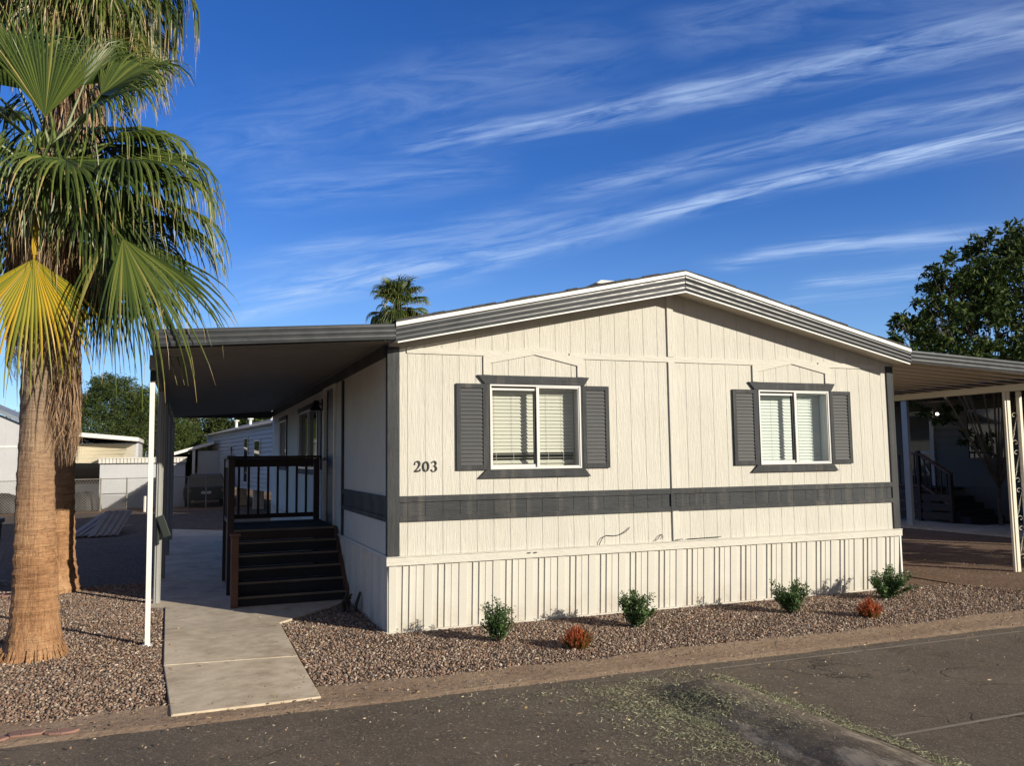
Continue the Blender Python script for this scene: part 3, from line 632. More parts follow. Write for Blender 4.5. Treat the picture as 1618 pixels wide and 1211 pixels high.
mb=MB(); mb.tube([(-2.42,.48,0),(-2.435,.48,2.74)],.034,4,True); mb.box(-2.47,-2.37,.43,.53,.0,.022); mb.cm=1; mb.box(-2.46,-2.405,.45,.51,2.742,2.858); mb.build('post',[M['white'],M['green_box']],cp)
for y in (3.14,5.68,9.28,12.9):
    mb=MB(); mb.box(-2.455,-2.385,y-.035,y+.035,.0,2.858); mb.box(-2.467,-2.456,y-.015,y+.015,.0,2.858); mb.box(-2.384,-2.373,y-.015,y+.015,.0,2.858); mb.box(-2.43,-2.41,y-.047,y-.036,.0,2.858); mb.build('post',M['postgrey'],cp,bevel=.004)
# ------------------------------------------------------------------ right carport
cr=empty('carport',(10.2,.47,0),'low sloping carport awning with scrollwork posts beside the home, over the dirt drive','carport')
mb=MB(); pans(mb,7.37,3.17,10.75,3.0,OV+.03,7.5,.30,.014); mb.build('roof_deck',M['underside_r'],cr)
mb=MB(); path=[((7.35,OV,3.335),(0,-1,0),(0,0,1)),((10.80,OV,3.18),(0,-1,0),(0,0,1))]; mb.extr(ribs(0,.172),path); mb.box(10.78,10.80,OV,7.5,3.0,3.18)
mb.build('fascia',M['fascia'],cr)
mb=MB(); mb.box(10.15,10.25,-.1,7.4,2.86,2.96)
y=-.25
while y<7.3: mb.prism([(0,0),(.05,-.025),(.1,0)],(10.145,y,2.962),(0,1,0),(0,0,1),(1,0,0),.11); y+=.2
mb.build('beam',M['scroll'],cr)
def scroll_post(x,y,nm='post'):
    mb=MB(); mb.box(x-.035,x+.035,y-.035,y+.035,0,2.86); mb.box(x+.135,x+.195,y-.115,y-.055,0,2.86); mb.box(x-.07,x-.037,y-.02,y+.02,0,2.86)
    p=mb.build('post',M['scroll'],cr,bevel=.003)
    mb=MB()
    for z in (.45,1.05,1.65,2.25):
        for s in (1,-1):
            pts=[]
            for t in np.linspace(0,5.2,22):
                r=.055*(1-t/6.4); pts.append((x+.085+r*math.cos(t)*s*.9,y-.045-r*math.cos(t)*s*.4,z+.22*s+.0+r*math.sin(t)))
            pts=[(x+.085-s*.03,y-.04,z-.05*s)]+pts; mb.tube(pts,.0055,5)
    mb.build('scrollwork',M['scroll'],p,smooth=True)
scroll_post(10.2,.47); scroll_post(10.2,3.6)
# ------------------------------------------------------------------ entry steps
st=empty('entry_steps',(-1.45,2.35,0),'dark stained wooden steps and landing with railing at the side door under the carport','steps')
SX0,SX1=-1.44,-.06; Y0=2.33; RUN=.20; RI=.155
for i in range(6):
    y=Y0+i*RUN; z=(i+1)*RI; ye=y+RUN if i<5 else 4.98
    mb=MB(); mb.box(SX0,SX1,y-.01,ye-.012 if i<5 else ye,z-.036,z); t=mb.build('tread' if i<5 else 'landing',M['tread'],st,bevel=.004)
    mb=MB(); mb.box(SX0,SX1,y-.022,y-.0115,z-.026,z+.003); mb.build('nosing',M['nosing'],t)
    mb=MB(); mb.box(SX0,SX1,y,y+.02,z-RI+.001,z-.037); mb.build('riser',M['wood'] if i==5 else M['tread'],st)
for xs in (SX0-.045,SX1+.003):
    mb=MB(); mb.prism([(Y0-.01,0),(5.0,0),(5.0,.93),(Y0+5*RUN,.93),(Y0-.01,.17)],(xs,0,0),(0,1,0),(0,0,1),(1,0,0),.04); mb.build('stringer',M['woodlight'],st)
mb=MB(); mb.box(-1.525,-1.435,2.24,2.32,0,.93); mb.build('newel_post',M['woodlight'],st,bevel=.004)
mb=MB(); mb.box(-1.545,-1.415,2.22,2.34,.932,.97); mb.build('newel_cap',M['woodlight'],st,bevel=.004)
for (x,y) in ((-1.53,3.36),(-1.53,4.9),(-.13,4.9)):
    mb=MB(); mb.box(x,x+.09,y,y+.09,0,1.93); mb.build('post',M['wood'],st,bevel=.004)
mb=MB(); mb.box(-1.55,-.02,4.885,5.005,1.932,1.975); mb.box(-1.437,-.135,4.925,4.965,1.80,1.931); mb.build('handrail',M['wood'],st,bevel=.003); mb=MB(); mb.box(-1.437,-.135,4.925,4.965,.98,1.05); mb.build('bottom_rail',M['wood'],st)
mb=MB(); mb.box(-1.55,-1.43,3.34,4.883,1.932,1.975); mb.box(-1.51,-1.47,3.452,4.898,1.80,1.931); mb.build('handrail',M['wood'],st,bevel=.003); mb=MB(); mb.box(-1.51,-1.47,3.452,4.898,.98,1.05); mb.build('bottom_rail',M['wood'],st)
for i in range(8):
    x=-1.30+i*.150; mb=MB(); mb.box(x-.018,x+.018,4.93,4.96,1.052,1.818); mb.build('baluster',M['wood'],st)
for i in range(9):
    y=3.55+i*.152; mb=MB(); mb.box(-1.505,-1.475,y-.018,y+.018,1.052,1.818); mb.build('baluster',M['wood'],st)
# ------------------------------------------------------------------ ground
def grid_sheet(name,mat,x0,x1,y0,y1,z,nx,ny,edge=None,zf=None):
    mb=MB(); vs=[]
    for j in range(ny+1):
        for i in range(nx+1):
            x=x0+(x1-x0)*i/nx; y=y0+(y1-y0)*j/ny
            if edge: x,y=edge(x,y,i,j)
            vs.append((x,y,z+(zf(x,y) if zf else 0)))
    mb.add(vs,[(j*(nx+1)+i,j*(nx+1)+i+1,(j+1)*(nx+1)+i+1,(j+1)*(nx+1)+i) for j in range(ny) for i in range(nx)])
    return struct(mb.build(name,mat))
def wob(x,s=0): return .5*math.sin(x*1.7+s)+.3*math.sin(x*4.3+1.3*s+1)+.2*math.sin(x*11.1+s*2.1)+.12*math.sin(x*27+s)
grid_sheet('ground',M['dirt'],-600,600,-300,900,-.012,1,1)
grid_sheet('road',M['asphalt'],-60,60,-12,-2.42,.004,900,4,lambda x,y,i,j:(x,y+(wob(x)*.035 if j==4 else 0)))
grid_sheet('kerb',M['kerb'],-40,40,-2.50,-1.93,.0,900,6,lambda x,y,i,j:(x,y+(wob(x,3)*.05 if j==6 else 0)+(wob(x,5)*.02 if j==0 else 0)),
  lambda x,y: .002+.020*max(0,min(1,(y+2.50)/.12))*1.0-.010*max(0,math.sin((y+2.42)/.5*3.14))+.003*wob(x*2,y))
def yedge(x,y,i,j): return (x,y)
grid_sheet('driveway',M['dirt'],8.3,30,-1.95,14,.001,2,2)
mb=MB(); mb.prism([(-2.30,2.60),(-2.24,-.58),(-1.05,-.72),(-1.04,1.05),(.02,2.30),(.02,13.9),(-2.52,16.3),(-2.52,2.95),(-2.30,2.75)],(0,0,-.06),(1,0,0),(0,1,0),(0,0,1),.090)
struct(mb.build('concrete_slab',M['concrete'],bevel=.006))
mb=MB(); mb.prism([(-2.238,-.592),(-2.15,-2.23),(-1.05,-2.20),(-1.05,-.732)],(0,0,-.06),(1,0,0),(0,1,0),(0,0,1),.088); struct(mb.build('concrete_walk',M['concrete'],bevel=.006))
mb=MB(); mb.quad((2.3,-2.70,.0085),(40,-2.72,.0085),(40,-2.68,.0085),(2.3,-2.665,.0085)); struct(mb.build('road_seam',M['curb_line']))
mb=MB(); mb.quad((2.35,-4.66,.0085),(40,-4.66,.0085),(40,-4.61,.0085),(2.35,-4.625,.0085)); struct(mb.build('road_seam',M['curb_line']))
mb=MB(); mb.quad((-14,5.2,-.004),(-2.52,5.2,-.004),(-2.52,26.5,-.004),(-14,26.5,-.004)); mb.quad((-2.52,16.3,-.004),(3,16.3,-.004),(3,26,-.004),(-2.52,26,-.004)); struct(mb.build('yard',dirt('dark_yard_gravel',(.05,.04,.034),(.085,.068,.057),(.13,.105,.09),.6)))
# speed hump
def humpz(x,y):
    u=(x-1.80)/.46; v=(y+2.85); 
    if abs(u)>=1: return -.006
    e=max(0,min(1,(-v)/.55)); e=e*e*(3-2*e)
    return -.006+(.115*(math.cos(u*math.pi/2)**1.5)*(1+.12*wob(y*1.3,2))+.006*wob(x*3,y*2)+.012*math.sin(y*2.9+x*2)*math.cos(u*1.5))*e
grid_sheet('speed_hump',M['humpm'],1.30,2.30,-9.0,-2.85,.006,40,240,lambda x,y,i,j:(x+.06*wob(y*.7,1)+.02*wob(y*2.1,1),y),humpz)
# gravel bed sheet
mb=MB(); mb.quad((-7.5,-1.97,.003),(-2.2,-1.97,.003),(-2.26,5.2,.003),(-7.5,5.2,.003)); mb.quad((-1.06,-1.97,.003),(8.6,-1.97,.003),(7.6,.2,.003),(-1.06,.2,.003)); mb.quad((-1.04,.2,.003),(.05,.2,.003),(.05,2.28,.003),(-1.0,1.0,.003))
struct(mb.build('gravel_bed',M['bed']))
# ------------------------------------------------------------------ pebbles
def pebbles(name,pts,smin,smax,seed,mat,z0=.006):
    rng=np.random.default_rng(seed); n=len(pts)
    ic=np.array([(0,0,1),(.9,0,.3),(.28,.85,.3),(-.72,.53,.3),(-.72,-.53,.3),(.28,-.85,.3),(.6,.45,-.5),(-.25,.75,-.5),(-.8,0,-.5),(-.25,-.75,-.5),(.6,-.45,-.5)])
    fs=[(0,1,2),(0,2,3),(0,3,4),(0,4,5),(0,5,1),(1,6,2),(2,6,7),(2,7,3),(3,7,8),(3,8,4),(4,8,9),(4,9,5),(5,9,10),(5,10,1),(1,10,6)]
    V=ic[None]*(1+rng.uniform(-.28,.28,(n,11,1)))
    s=(smin+(smax-smin)*rng.random(n)**1.8)[:,None]*np.stack([rng.uniform(.75,1.3,n),rng.uniform(.6,1,n),rng.uniform(.45,.9,n)],1)
    V=V*s[:,None,:]
    a=rng.uniform(0,6.283,n); t=rng.normal(0,.35,n); c,sn=np.cos(t),np.sin(t)
    y=V[...,1]*c[:,None]-V[...,2]*sn[:,None]; z=V[...,1]*sn[:,None]+V[...,2]*c[:,None]; V[...,1]=y; V[...,2]=z
    c,sn=np.cos(a),np.sin(a); x=V[...,0]*c[:,None]-V[...,1]*sn[:,None]; y=V[...,0]*sn[:,None]+V[...,1]*c[:,None]; V[...,0]=x;V[...,1]=y
    V[...,0]+=pts[:,0][:,None]; V[...,1]+=pts[:,1][:,None]; V[...,2]+=(z0+s[:,2]*.35+rng.uniform(0,.008,n))[:,None]
    F=np.array(fs); A=(F[None]+(np.arange(n)*11)[:,None,None]).reshape(-1)
    me=bpy.data.meshes.new(name); me.vertices.add(n*11); me.vertices.foreach_set('co',V.reshape(-1)); me.loops.add(len(A)); me.loops.foreach_set('vertex_index',A.astype(np.int32))
    nf=len(A)//3; me.polygons.add(nf); me.polygons.foreach_set('loop_start',np.arange(0,nf*3,3,dtype=np.int32))
    me.materials.append(mat); at=me.attributes.new('r','FLOAT','FACE'); at.data.foreach_set('value',np.repeat(rng.random(n),15)); me.update(); me.validate()
    o=bpy.data.objects.new(name,me); COL.objects.link(o); o['kind']='stuff'; return o
def jit(x0,x1,y0,y1,p,seed):
    rng=np.random.default_rng(seed); X,Y=np.meshgrid(np.arange(x0,x1,p),np.arange(y0,y1,p)); P=np.stack([X.ravel(),Y.ravel()],1); return P+rng.uniform(-.5,.5,P.shape)*p*1.1
P=jit(-5.6,-2.2,-2.05,5.3,.0198,1)
wb=np.vectorize(lambda x:wob(x,3)*.05)
dt=(P[:,0]+3.45)**2+(P[:,1]-.42)**2; dt2=(P[:,0]+3.87)**2+(P[:,1]-5.0)**2
xr=np.where(P[:,1]<-.6,-2.235+.052*(-.6-P[:,1]),np.where(P[:,1]<2.7,-2.25-.02*(P[:,1]+.6),-2.53))
keep=(P[:,0]<xr-.012)&(P[:,1]>-1.97+wb(P[:,0]))&(dt>.085)&(dt2>.08)
left=P[keep]
P=jit(-1.06,9.0,-2.05,2.3,.0198,2)
front=(P[:,1]<-.055)&(P[:,1]>-1.97+wb(P[:,0]))&(P[:,0]>-1.03)&(P[:,0]<8.75-np.random.default_rng(5).random(len(P))**2*1.3-.5*(P[:,1]+1.9)*0-.45*np.maximum(0,P[:,1]+1.2))
side=(P[:,1]>=-.055)&(P[:,0]<-.02)&(P[:,0]>-1.03)&((P[:,1]<1.02)|(P[:,1]-1.05<(P[:,0]+1.04)*1.18-.03))
P=P[front|side]
allp=np.concatenate([left,P]); _t=np.sin(allp[:,0]*2.3+1.7*np.sin(allp[:,1]*1.9))*np.sin(allp[:,1]*3.1+1.1*np.sin(allp[:,0]*2.7)); allp=allp[np.random.default_rng(8).random(len(allp))>np.clip((_t-.45)*.9,0,.45)]
g=pebbles('gravel',allp,.0068,.0185,3,M['stones']); tag(g,'reddish crushed gravel filling the beds before the home and around the palms',None)
rg=np.random.default_rng(9); sp=np.stack([rg.uniform(-4,9,420),rg.normal(-2.15,.22,420)],1); sp2=np.stack([rg.uniform(7.3,13,600),rg.uniform(-1.9,2.6,600)],1)
sp3=np.stack([rg.uniform(-3,6,260),-2.5-rg.exponential(.9,260)],1); sp4=np.concatenate([np.stack([-1.09-rg.exponential(.05,90),rg.uniform(-2.1,1,90)],1),np.stack([-2.2+rg.exponential(.04,60),rg.uniform(-2.1,2,60)],1)])
g=pebbles('loose_stones',np.concatenate([sp,sp2,sp3,sp4]),.004,.013,4,M['stones'],.018); tag(g,'loose small stones strewn over the kerb, drive and road edge')
# ------------------------------------------------------------------ grass clippings and litter
def blades(name,pts,zs,lmin,lmax,w,seed,mat,label,flat=.25):
    rng=np.random.default_rng(seed); n=len(pts); a=rng.uniform(0,6.283,n); e=rng.normal(0,flat,n); L=rng.uniform(lmin,lmax,n)*.5
    d=np.stack([np.cos(a)*np.cos(e),np.sin(a)*np.cos(e),np.sin(e)],1)*L[:,None]; s=np.stack([-np.sin(a),np.cos(a),rng.normal(0,.5,n)],1)*(w*rng.uniform(.5,1.2,n))[:,None]
    c=np.stack([pts[:,0],pts[:,1],zs+np.abs(d[:,2])+.003],1); V=np.stack([c-d,c+s,c+d,c-s],1).reshape(-1)
    me=bpy.data.meshes.new(name); me.vertices.add(n*4); me.vertices.foreach_set('co',V); me.loops.add(n*4); me.loops.foreach_set('vertex_index',np.arange(n*4,dtype=np.int32)); me.polygons.add(n); me.polygons.foreach_set('loop_start',np.arange(0,n*4,4,dtype=np.int32))
    me.materials.append(mat); at=me.attributes.new('r','FLOAT','FACE'); at.data.foreach_set('value',rng.random(n)); me.update(); me.validate()
    o=bpy.data.objects.new(name,me); COL.objects.link(o); o['kind']='stuff'; o['label']=label; return o
rng=np.random.default_rng(11)
def strip(n,pa,pb,wd): 
    t=rng.random(n)[:,None]; return np.array(pa)*(1-t)+np.array(pb)*t+rng.normal(0,1,(n,2))*np.array(wd)
G=np.concatenate([strip(11000,(1.10,-3.15),(1.25,-4.7),(.20,.14)),strip(9000,(2.20,-2.95),(2.30,-5.6),(.05,.1)),strip(2200,(1.9,-2.78),(1.0,-3.0),(.2,.09)),strip(10000,(1.45,-3.4),(1.60,-4.4),(.15,.2)),strip(2500,(2.0,-2.9),(2.35,-4.4),(.09,.2)),strip(1500,(.2,-2.9),(1.8,-2.7),(.35,.12)),strip(1500,(1,-3.6),(.6,-4.6),(.3,.4)),strip(500,(-1.5,-2.7),(3,-2.9),(.6,.25))])
zs=np.array([max(.006,.006+humpz(x-.06*wob(y*.7,1),y)) if 1.2<x<2.4 and y<-2.85 else .006 for x,y in G])
_k=np.array([.5+.5*wob(x*3.1+y*1.3,2)*1.1+.35*math.sin(x*13+y*9)+.3*math.sin(y*17-x*5) for x,y in G]); _m=np.random.default_rng(3).random(len(G))<np.clip(_k,.3,1); G=G[_m]; zs=zs[_m]
blades('grass_clippings',G,zs,.012,.045,.0022,12,M['grass'],'pale green grass clippings swept against the speed hump on the road')
St=np.concatenate([strip(900,(-4,-3.1),(2.5,-3.3),(.7,.5)),strip(350,(2,-3.4),(7,-3.3),(.8,.7)),strip(300,(-3,-2.4),(8,-2.3),(.5,.15))])
blades('straw_litter',St,np.full(len(St),.012),.015,.06,.0016,14,M['straw'],'thin pale straws and chips strewn over the asphalt',.1)
Lp=np.concatenate([strip(260,(-4,-2.2),(8,-2.2),(.5,.15)),strip(170,(-3,-3.4),(5,-3.2),(.8,.7)),strip(220,(-4.5,1),(-2.8,0),(.7,1.6)),strip(160,(0,-1),(8,-1),(.5,.45)),strip(260,(8,0),(11,0),(1.,1.3)),strip(30,(-2,-1.5),(-1.2,1.5),(.3,.8))])
blades('leaf_litter',Lp,np.full(len(Lp),.032),.02,.06,.006,13,M['litter'],'dry leaves scattered over the gravel, kerb and road',.15)
# ------------------------------------------------------------------ foliage helpers
def leaves(mb,c,rad,n,size,rng,shell=.0,asp=.45,up=.3):
    """leaf faces spread in an ellipsoid"""
    c=Vector(c)
    for _ in range(n):
        while True:
            p=Vector((rng.uniform(-1,1),rng.uniform(-1,1),rng.uniform(-1,1)))
            if shell<p.length<1: break
        q=c+Vector((p.x*rad[0],p.y*rad[1],p.z*rad[2])); s=size*rng.uniform(.6,1.3)
        d=Vector((rng.gauss(0,1),rng.gauss(0,1),rng.gauss(up,.8))).normalized(); w=d.cross(Vector((rng.gauss(0,1),rng.gauss(0,1),rng.gauss(0,1)))).normalized()*s*asp*.5; nn=d.cross(w).normalized()*s*.12
        mb.cr=min(1,max(0,rng.gauss(.45,.22)+.15*p.z)); mb.add([q,q+d*s*.5+w+nn,q+d*s,q+d*s*.5-w+nn],[(0,1,2),(0,2,3)])
def shrub(x,y,h,w,n,label,group,seed,mat='shrub',lean=(0,0)):
    n=int(n*1.9); w*=1.28
    rng=random.Random(seed); e=empty('shrub',(x,y,0),label,'shrub',group); mb=MB(); sm=MB()
    ns=22
    for i in range(ns):
        a=rng.uniform(0,6.28); r=w*math.sqrt(rng.random())*.8; hh=h*rng.uniform(.55,1.08)*(1-.35*(r/w)**2)
        p0=Vector((x+math.cos(a)*r*.15,y+math.sin(a)*r*.15,.0)); p2=Vector((x+math.cos(a)*r+lean[0]*hh,y+math.sin(a)*r,hh)); p1=p0.lerp(p2,.5)+Vector((0,0,.02))
        sm.tube([p0,p1,p2],[.005,.004,.002],4)
        k=n//ns
        for j in range(k):
            t=.12+.88*rng.random()**.75; q=(p0.lerp(p1,t*2) if t<.5 else p1.lerp(p2,t*2-1)); d=Vector((rng.gauss(0,1),rng.gauss(0,1),rng.uniform(.1,1.2))).normalized(); s=rng.uniform(.020,.038)*(1.15 if t<.8 else .85)
            q=q+Vector((rng.gauss(0,.022),rng.gauss(0,.022),rng.gauss(0,.012)))
            wv=d.cross(Vector((rng.gauss(0,1),rng.gauss(0,1),rng.gauss(0,1)))).normalized()*s*.30; nn=d.cross(wv).normalized()*s*.1
            mb.cr=min(1,max(0,rng.gauss(.35+.3*t,.2))); mb.add([q,q+d*s*.5+wv+nn,q+d*s,q+d*s*.5-wv+nn],[(0,1,2),(0,2,3)])
    sm.build('stems',M['bark'],e); mb.build('foliage',M[mat],e)
G1='small green shrubs in the gravel bed before the skirting'
shrub(.95,-.86,.45,.17,1050,'slim upright green shrub nearest the corner by the steps, under the left window',G1,1)
shrub(2.58,-.80,.43,.24,1600,'rounded glossy green shrub below the wall seam, to the right of the first red plant',G1,2)
shrub(4.66,-.88,.44,.23,1250,'rounded green shrub standing below the left shutter of the right window',G1,3)
shrub(6.42,-.58,.42,.33,1800,'widest green shrub with a low arm reaching right, at the far corner of the skirting',G1,4,lean=(.25,0))
def redplant(x,y,h,w,label,seed,green):
    rng=random.Random(seed); e=empty('red_plant',(x,y,0),label,'plant','low red plants in the gravel bed'); mb=MB()
    for i in range(420):
        a=rng.uniform(0,6.28); r=w*rng.random()**.7; tip=Vector((x+math.cos(a)*r,y+math.sin(a)*r*.9,h*rng.uniform(.5,1.05)*(1-.5*(r/w)**2))); b=Vector((x+math.cos(a)*r*.45,y+math.sin(a)*r*.45,0)); m=b.lerp(tip,.6)+Vector((0,0,.02)); s=Vector((-math.sin(a+rng.uniform(-1,1)),math.cos(a+rng.uniform(-1,1)),0))*.0055
        g=green(math.cos(a)*r/w); lo=max(0,rng.gauss(.2,.1)); hi=min(1,max(0,rng.gauss(.62,.2)-g))
        mb.cr=lo; mb.quad(b-s,b+s,m+s,m-s); mb.cr=hi; mb.add([m-s,m+s,tip],[(0,1,2)])
        for j in range(2):
            q=m.lerp(tip,rng.random()); d=Vector((rng.gauss(0,1),rng.gauss(0,1),1)).normalized()*.022; mb.cr=min(1,max(0,hi+rng.gauss(0,.15))); mb.add([q-s,q+s,q+d],[(0,1,2)])
    mb.build('foliage',M['redleaf'],e)
redplant(1.56,-1.45,.24,.20,'low orange red plant with yellow green edge between the two left shrubs',5,lambda c:.45 if c>.3 else .05)
redplant(5.30,-1.44,.24,.18,'bright scarlet red plant with green base, near the right end of the gravel',6,lambda c:0)
# cut stump by the side skirting
mb=MB(); rr=random.Random(2)
for i in range(9):
    a=rr.uniform(0,6.28); x=-.16+.07*math.cos(a); y=1.45+.09*math.sin(a); mb.tube([(x,y,0),(x+rr.gauss(0,.02),y+rr.gauss(0,.02),.12),(x+rr.gauss(0,.04),y+rr.gauss(0,.04),rr.uniform(.16,.28))],[.022,.018,.014],6)
tag(mb.build('cut_stump',M['bark']),'clump of cut dry stems by the shaded side skirting next to the steps','stump')
# ------------------------------------------------------------------ palms
def fan(mb,hub,axis,nrm,L,rng,spread=150,nseg=38,droop=1.,join=.38,base=.3,tipv=.9,cup=.15,var=.12,ragged=.12,fall=.30):
    hub=Vector(hub); ax=Vector(axis).normalized(); nr=Vector(nrm); nr=(nr-ax*nr.dot(ax)).normalized(); sd=ax.cross(nr); sp=R(spread); st=8
    for i in range(nseg):
        th=-sp/2+sp*(i+.5)/nseg; d0=(ax*math.cos(th)+sd*math.sin(th)+nr*cup*(abs(math.sin(th)))).normalized(); Ls=L*(1-fall+fall*math.cos(th*1.1))*rng.uniform(1-ragged,1+ragged*.6)
        dr=droop*rng.uniform(.7,1.3); p=hub.copy(); d=d0.copy(); dth=sp/nseg; tv=rng.gauss(0,var); tw=rng.gauss(0,.25); rows=[]
        bend=Vector((rng.gauss(0,.25),rng.gauss(0,.25),0))
        for k in range(st+1):
            s=k/st
            if s<=join: w=s*Ls*math.tan(dth/2)*1.02
            else: w=join*Ls*math.tan(dth/2)*(1-((s-join)/(1-join))**1.4)+.0015
            ws=(sd*math.cos(th)-ax*math.sin(th)); ws=(ws-d*ws.dot(d)); ws=ws.normalized() if ws.length>1e-5 else sd
            q=ws.cross(d).normalized()
            if s>join: ws=(ws*math.cos(tw*(s-join)*4)+q*math.sin(tw*(s-join)*4))
            rows.append((p-ws*w,p+q*w*.85,p+ws*w))
            g=max(0,s-join*.75)**1.1*dr*1.15; d=(d+Vector((0,0,-1))*g*1.05+bend*(g*.3)).normalized(); p=p+d*(Ls/st)
        vs=[v for r in rows for v in r]
        for k in range(st):
            s=(k+.5)/st; mb.cr=min(1,max(0,base+tv+(tipv-base)*max(0,(s-.72)/.28)**1.2)); b=k*3
            mb.add([vs[b],vs[b+1],vs[b+4],vs[b+3]],[(0,1,2,3)]); mb.add([vs[b+1],vs[b+2],vs[b+5],vs[b+4]],[(0,1,2,3)])
def petiole(mb,a,b,rng,sag=.1,r=.02,val=.55):
    a=Vector(a);b=Vector(b); m=a.lerp(b,.5)+Vector((0,0,sag)); mb.cr=val; mb.tube([a,a.lerp(m,.6)+Vector((0,0,sag*.3)),m,m.lerp(b,.6),b],[r*1.5,r*1.2,r,r*.85,r*.6],5)
def trunk(mb,path,rads,seed,n=28,dz=.045):
    rng=random.Random(seed); P=[]; Rr=[]
    zs=[p[2] for p in path]; z=zs[0]; tot=zs[-1]; ringc=0
    while z<tot:
        x=np.interp(z,zs,[p[0] for p in path]); y=np.interp(z,zs,[p[1] for p in path]); r=np.interp(z,zs,rads); P.append((x,y,z)); Rr.append(r*(1+rng.uniform(-.02,.02)+(.035 if len(P)%3==0 else 0))); z+=dz*rng.uniform(.7,1.3)
    b=len(mb.v); mb.tube(P,Rr,n)
    for i in range(b,len(mb.v)):
        x,y,z=mb.v[i]; cx=np.interp(z,zs,[p[0] for p in path]); cy=np.interp(z,zs,[p[1] for p in path]); k=1+rng.uniform(-.02,.02)+.03*math.sin(math.atan2(y-cy,x-cx)*5+z*1.7); mb.v[i]=(cx+(x-cx)*k,cy+(y-cy)*k,z)
# front palm
T1=(-3.49,.46,5.0)
pal=empty('palm_tree',(-3.45,.42,0),'nearest palm tree with thick sunlit trunk and one yellow frond','palm tree','palms by the walk')
mb=MB(); trunk(mb,[(-3.45,.42,-.02),(-3.45,.42,.12),(-3.45,.43,.35),(-3.46,.44,.8),(-3.48,.45,1.4),(-3.49,.46,2.2),(-3.50,.46,3.2),T1],[.285,.255,.217,.194,.175,.152,.155,.16],1)
rr=random.Random(4)
for i in range(120):
    a=rr.uniform(0,6.28); r0=.285; mb.tube([(-3.45+r0*.93*math.cos(a),.42+r0*.93*math.sin(a),rr.uniform(.05,.14)),(-3.45+(r0+.02)*math.cos(a),.42+(r0+.02)*math.sin(a),.02),(-3.45+(r0+rr.uniform(.02,.07))*math.cos(a),.42+(r0+rr.uniform(.02,.07))*math.sin(a),-.01)],[.008,.009,.005],4)
mb.build('trunk',M['palmbark'],pal)
rng=random.Random(21); mb=MB()
def F(hub,axis,nrm,L,**k): 
    petiole(mb,k.pop('root',(T1[0]+rng.uniform(-.1,.1),T1[1]+rng.uniform(-.1,.1),T1[2]+rng.uniform(-.35,.1))),hub,rng,.08,.016,.6); fan(mb,hub,axis,nrm,L,rng,**k)
CAMD=Vector((.15,-.95,-.25))
F((-3.43,-.20,5.25),(-.02,-.12,1),(0.15,-1,.1),.98,spread=84,droop=.10,base=.42,join=.45,nseg=26,fall=.25)
F((-3.1,.2,5.5),(.75,-.35,.45),(-.3,-.5,.8),1.15,droop=1.7,base=.35)
F((-2.85,.25,5.25),(.9,-.1,.2),(-.1,-.3,1),1.15,droop=2.4,base=.5)
F((-2.62,.3,4.88),(.9,.0,.05),(0,-.3,1),1.25,droop=2.8,base=.5)
F((-2.75,.0,4.95),(.8,-.5,-.1),(.1,-.5,.8),1.35,droop=2.0,base=.4)
F((-2.70,-.42,4.05),(.40,-.05,-.90),(.35,-.9,.25),1.50,droop=.6,spread=84,base=.50,join=.30,ragged=.3,fall=.35,cup=.15,nseg=30,var=.2)
F((-2.85,-.1,4.2),(.1,-.05,-.95),(.35,-.9,.25),1.2,droop=.6,spread=70,base=.3,join=.3,ragged=.3,fall=.35,cup=.15,nseg=22,var=.2)
F((-2.72,.35,4.25),(.45,.1,-.85),(.35,-.9,.25),1.45,droop=.5,spread=95,base=.32,join=.45,ragged=.25,fall=.3,cup=.2)
F((-2.55,.3,4.65),(.8,.2,-.1),(.1,-.3,.9),1.25,droop=2.2,base=.45)
F((-2.6,.6,4.6),(.8,.5,-.2),(.1,-.3,.9),1.3,droop=1.5,base=.3)
F((-3.75,.35,5.9),(-.5,-.1,.6),(.4,-.5,.7),1.1,droop=1.6,base=.35)
F((-3.95,.2,5.6),(-.5,-.3,.5),(.3,-.6,.6),1.1,droop=1.8,base=.42)
F((-3.2,.6,5.95),(.3,.1,.9),(-.3,-.8,.3),1.0,droop=1.6,base=.3)
F((-3.0,.3,5.75),(.6,-.2,.5),(-.3,-.6,.6),1.1,droop=2.0,base=.45)
F((-3.6,.7,6.0),(-.1,.3,.9),(.1,-.8,.3),1.0,droop=1.5,base=.25)
F((-2.9,.9,4.9),(.5,.8,.0),(.1,-.3,.9),1.3,droop=1.5,base=.3)
F((-2.85,.5,4.35),(.7,.3,-.4),(.4,-.6,.6),1.45,droop=1.4,base=.3)
F((-3.0,.7,4.15),(.3,.3,-.9),(.3,-.9,.2),1.3,droop=.6,spread=110,base=.2)
F((-2.95,.3,5.05),(.6,-.4,-.3),(.2,-.8,.5),1.3,droop=1.8,base=.35)
F((-2.9,.55,5.85),(.6,.2,.8),(-.6,-.5,.5),1.1,droop=1.2,base=.3)
F((-3.75,.3,5.7),(-.3,-.2,.9),(.2,-.9,.2),1.0,droop=.6,base=.3)
F((-4.1,.1,5.2),(-.8,-.4,.2),(.3,-.5,.8),1.25,droop=2.0,base=.4)
F((-4.2,.3,4.7),(-.9,-.2,-.1),(.2,-.5,.8),1.3,droop=2.0,base=.35)
F((-4.15,.35,4.3),(-.6,.1,-.7),(-.3,-.9,.3),1.2,droop=.9,spread=80,base=.4)
F((-3.9,.2,5.4),(-.6,-.5,.5),(.3,-.6,.6),1.1,droop=1.5,base=.35)
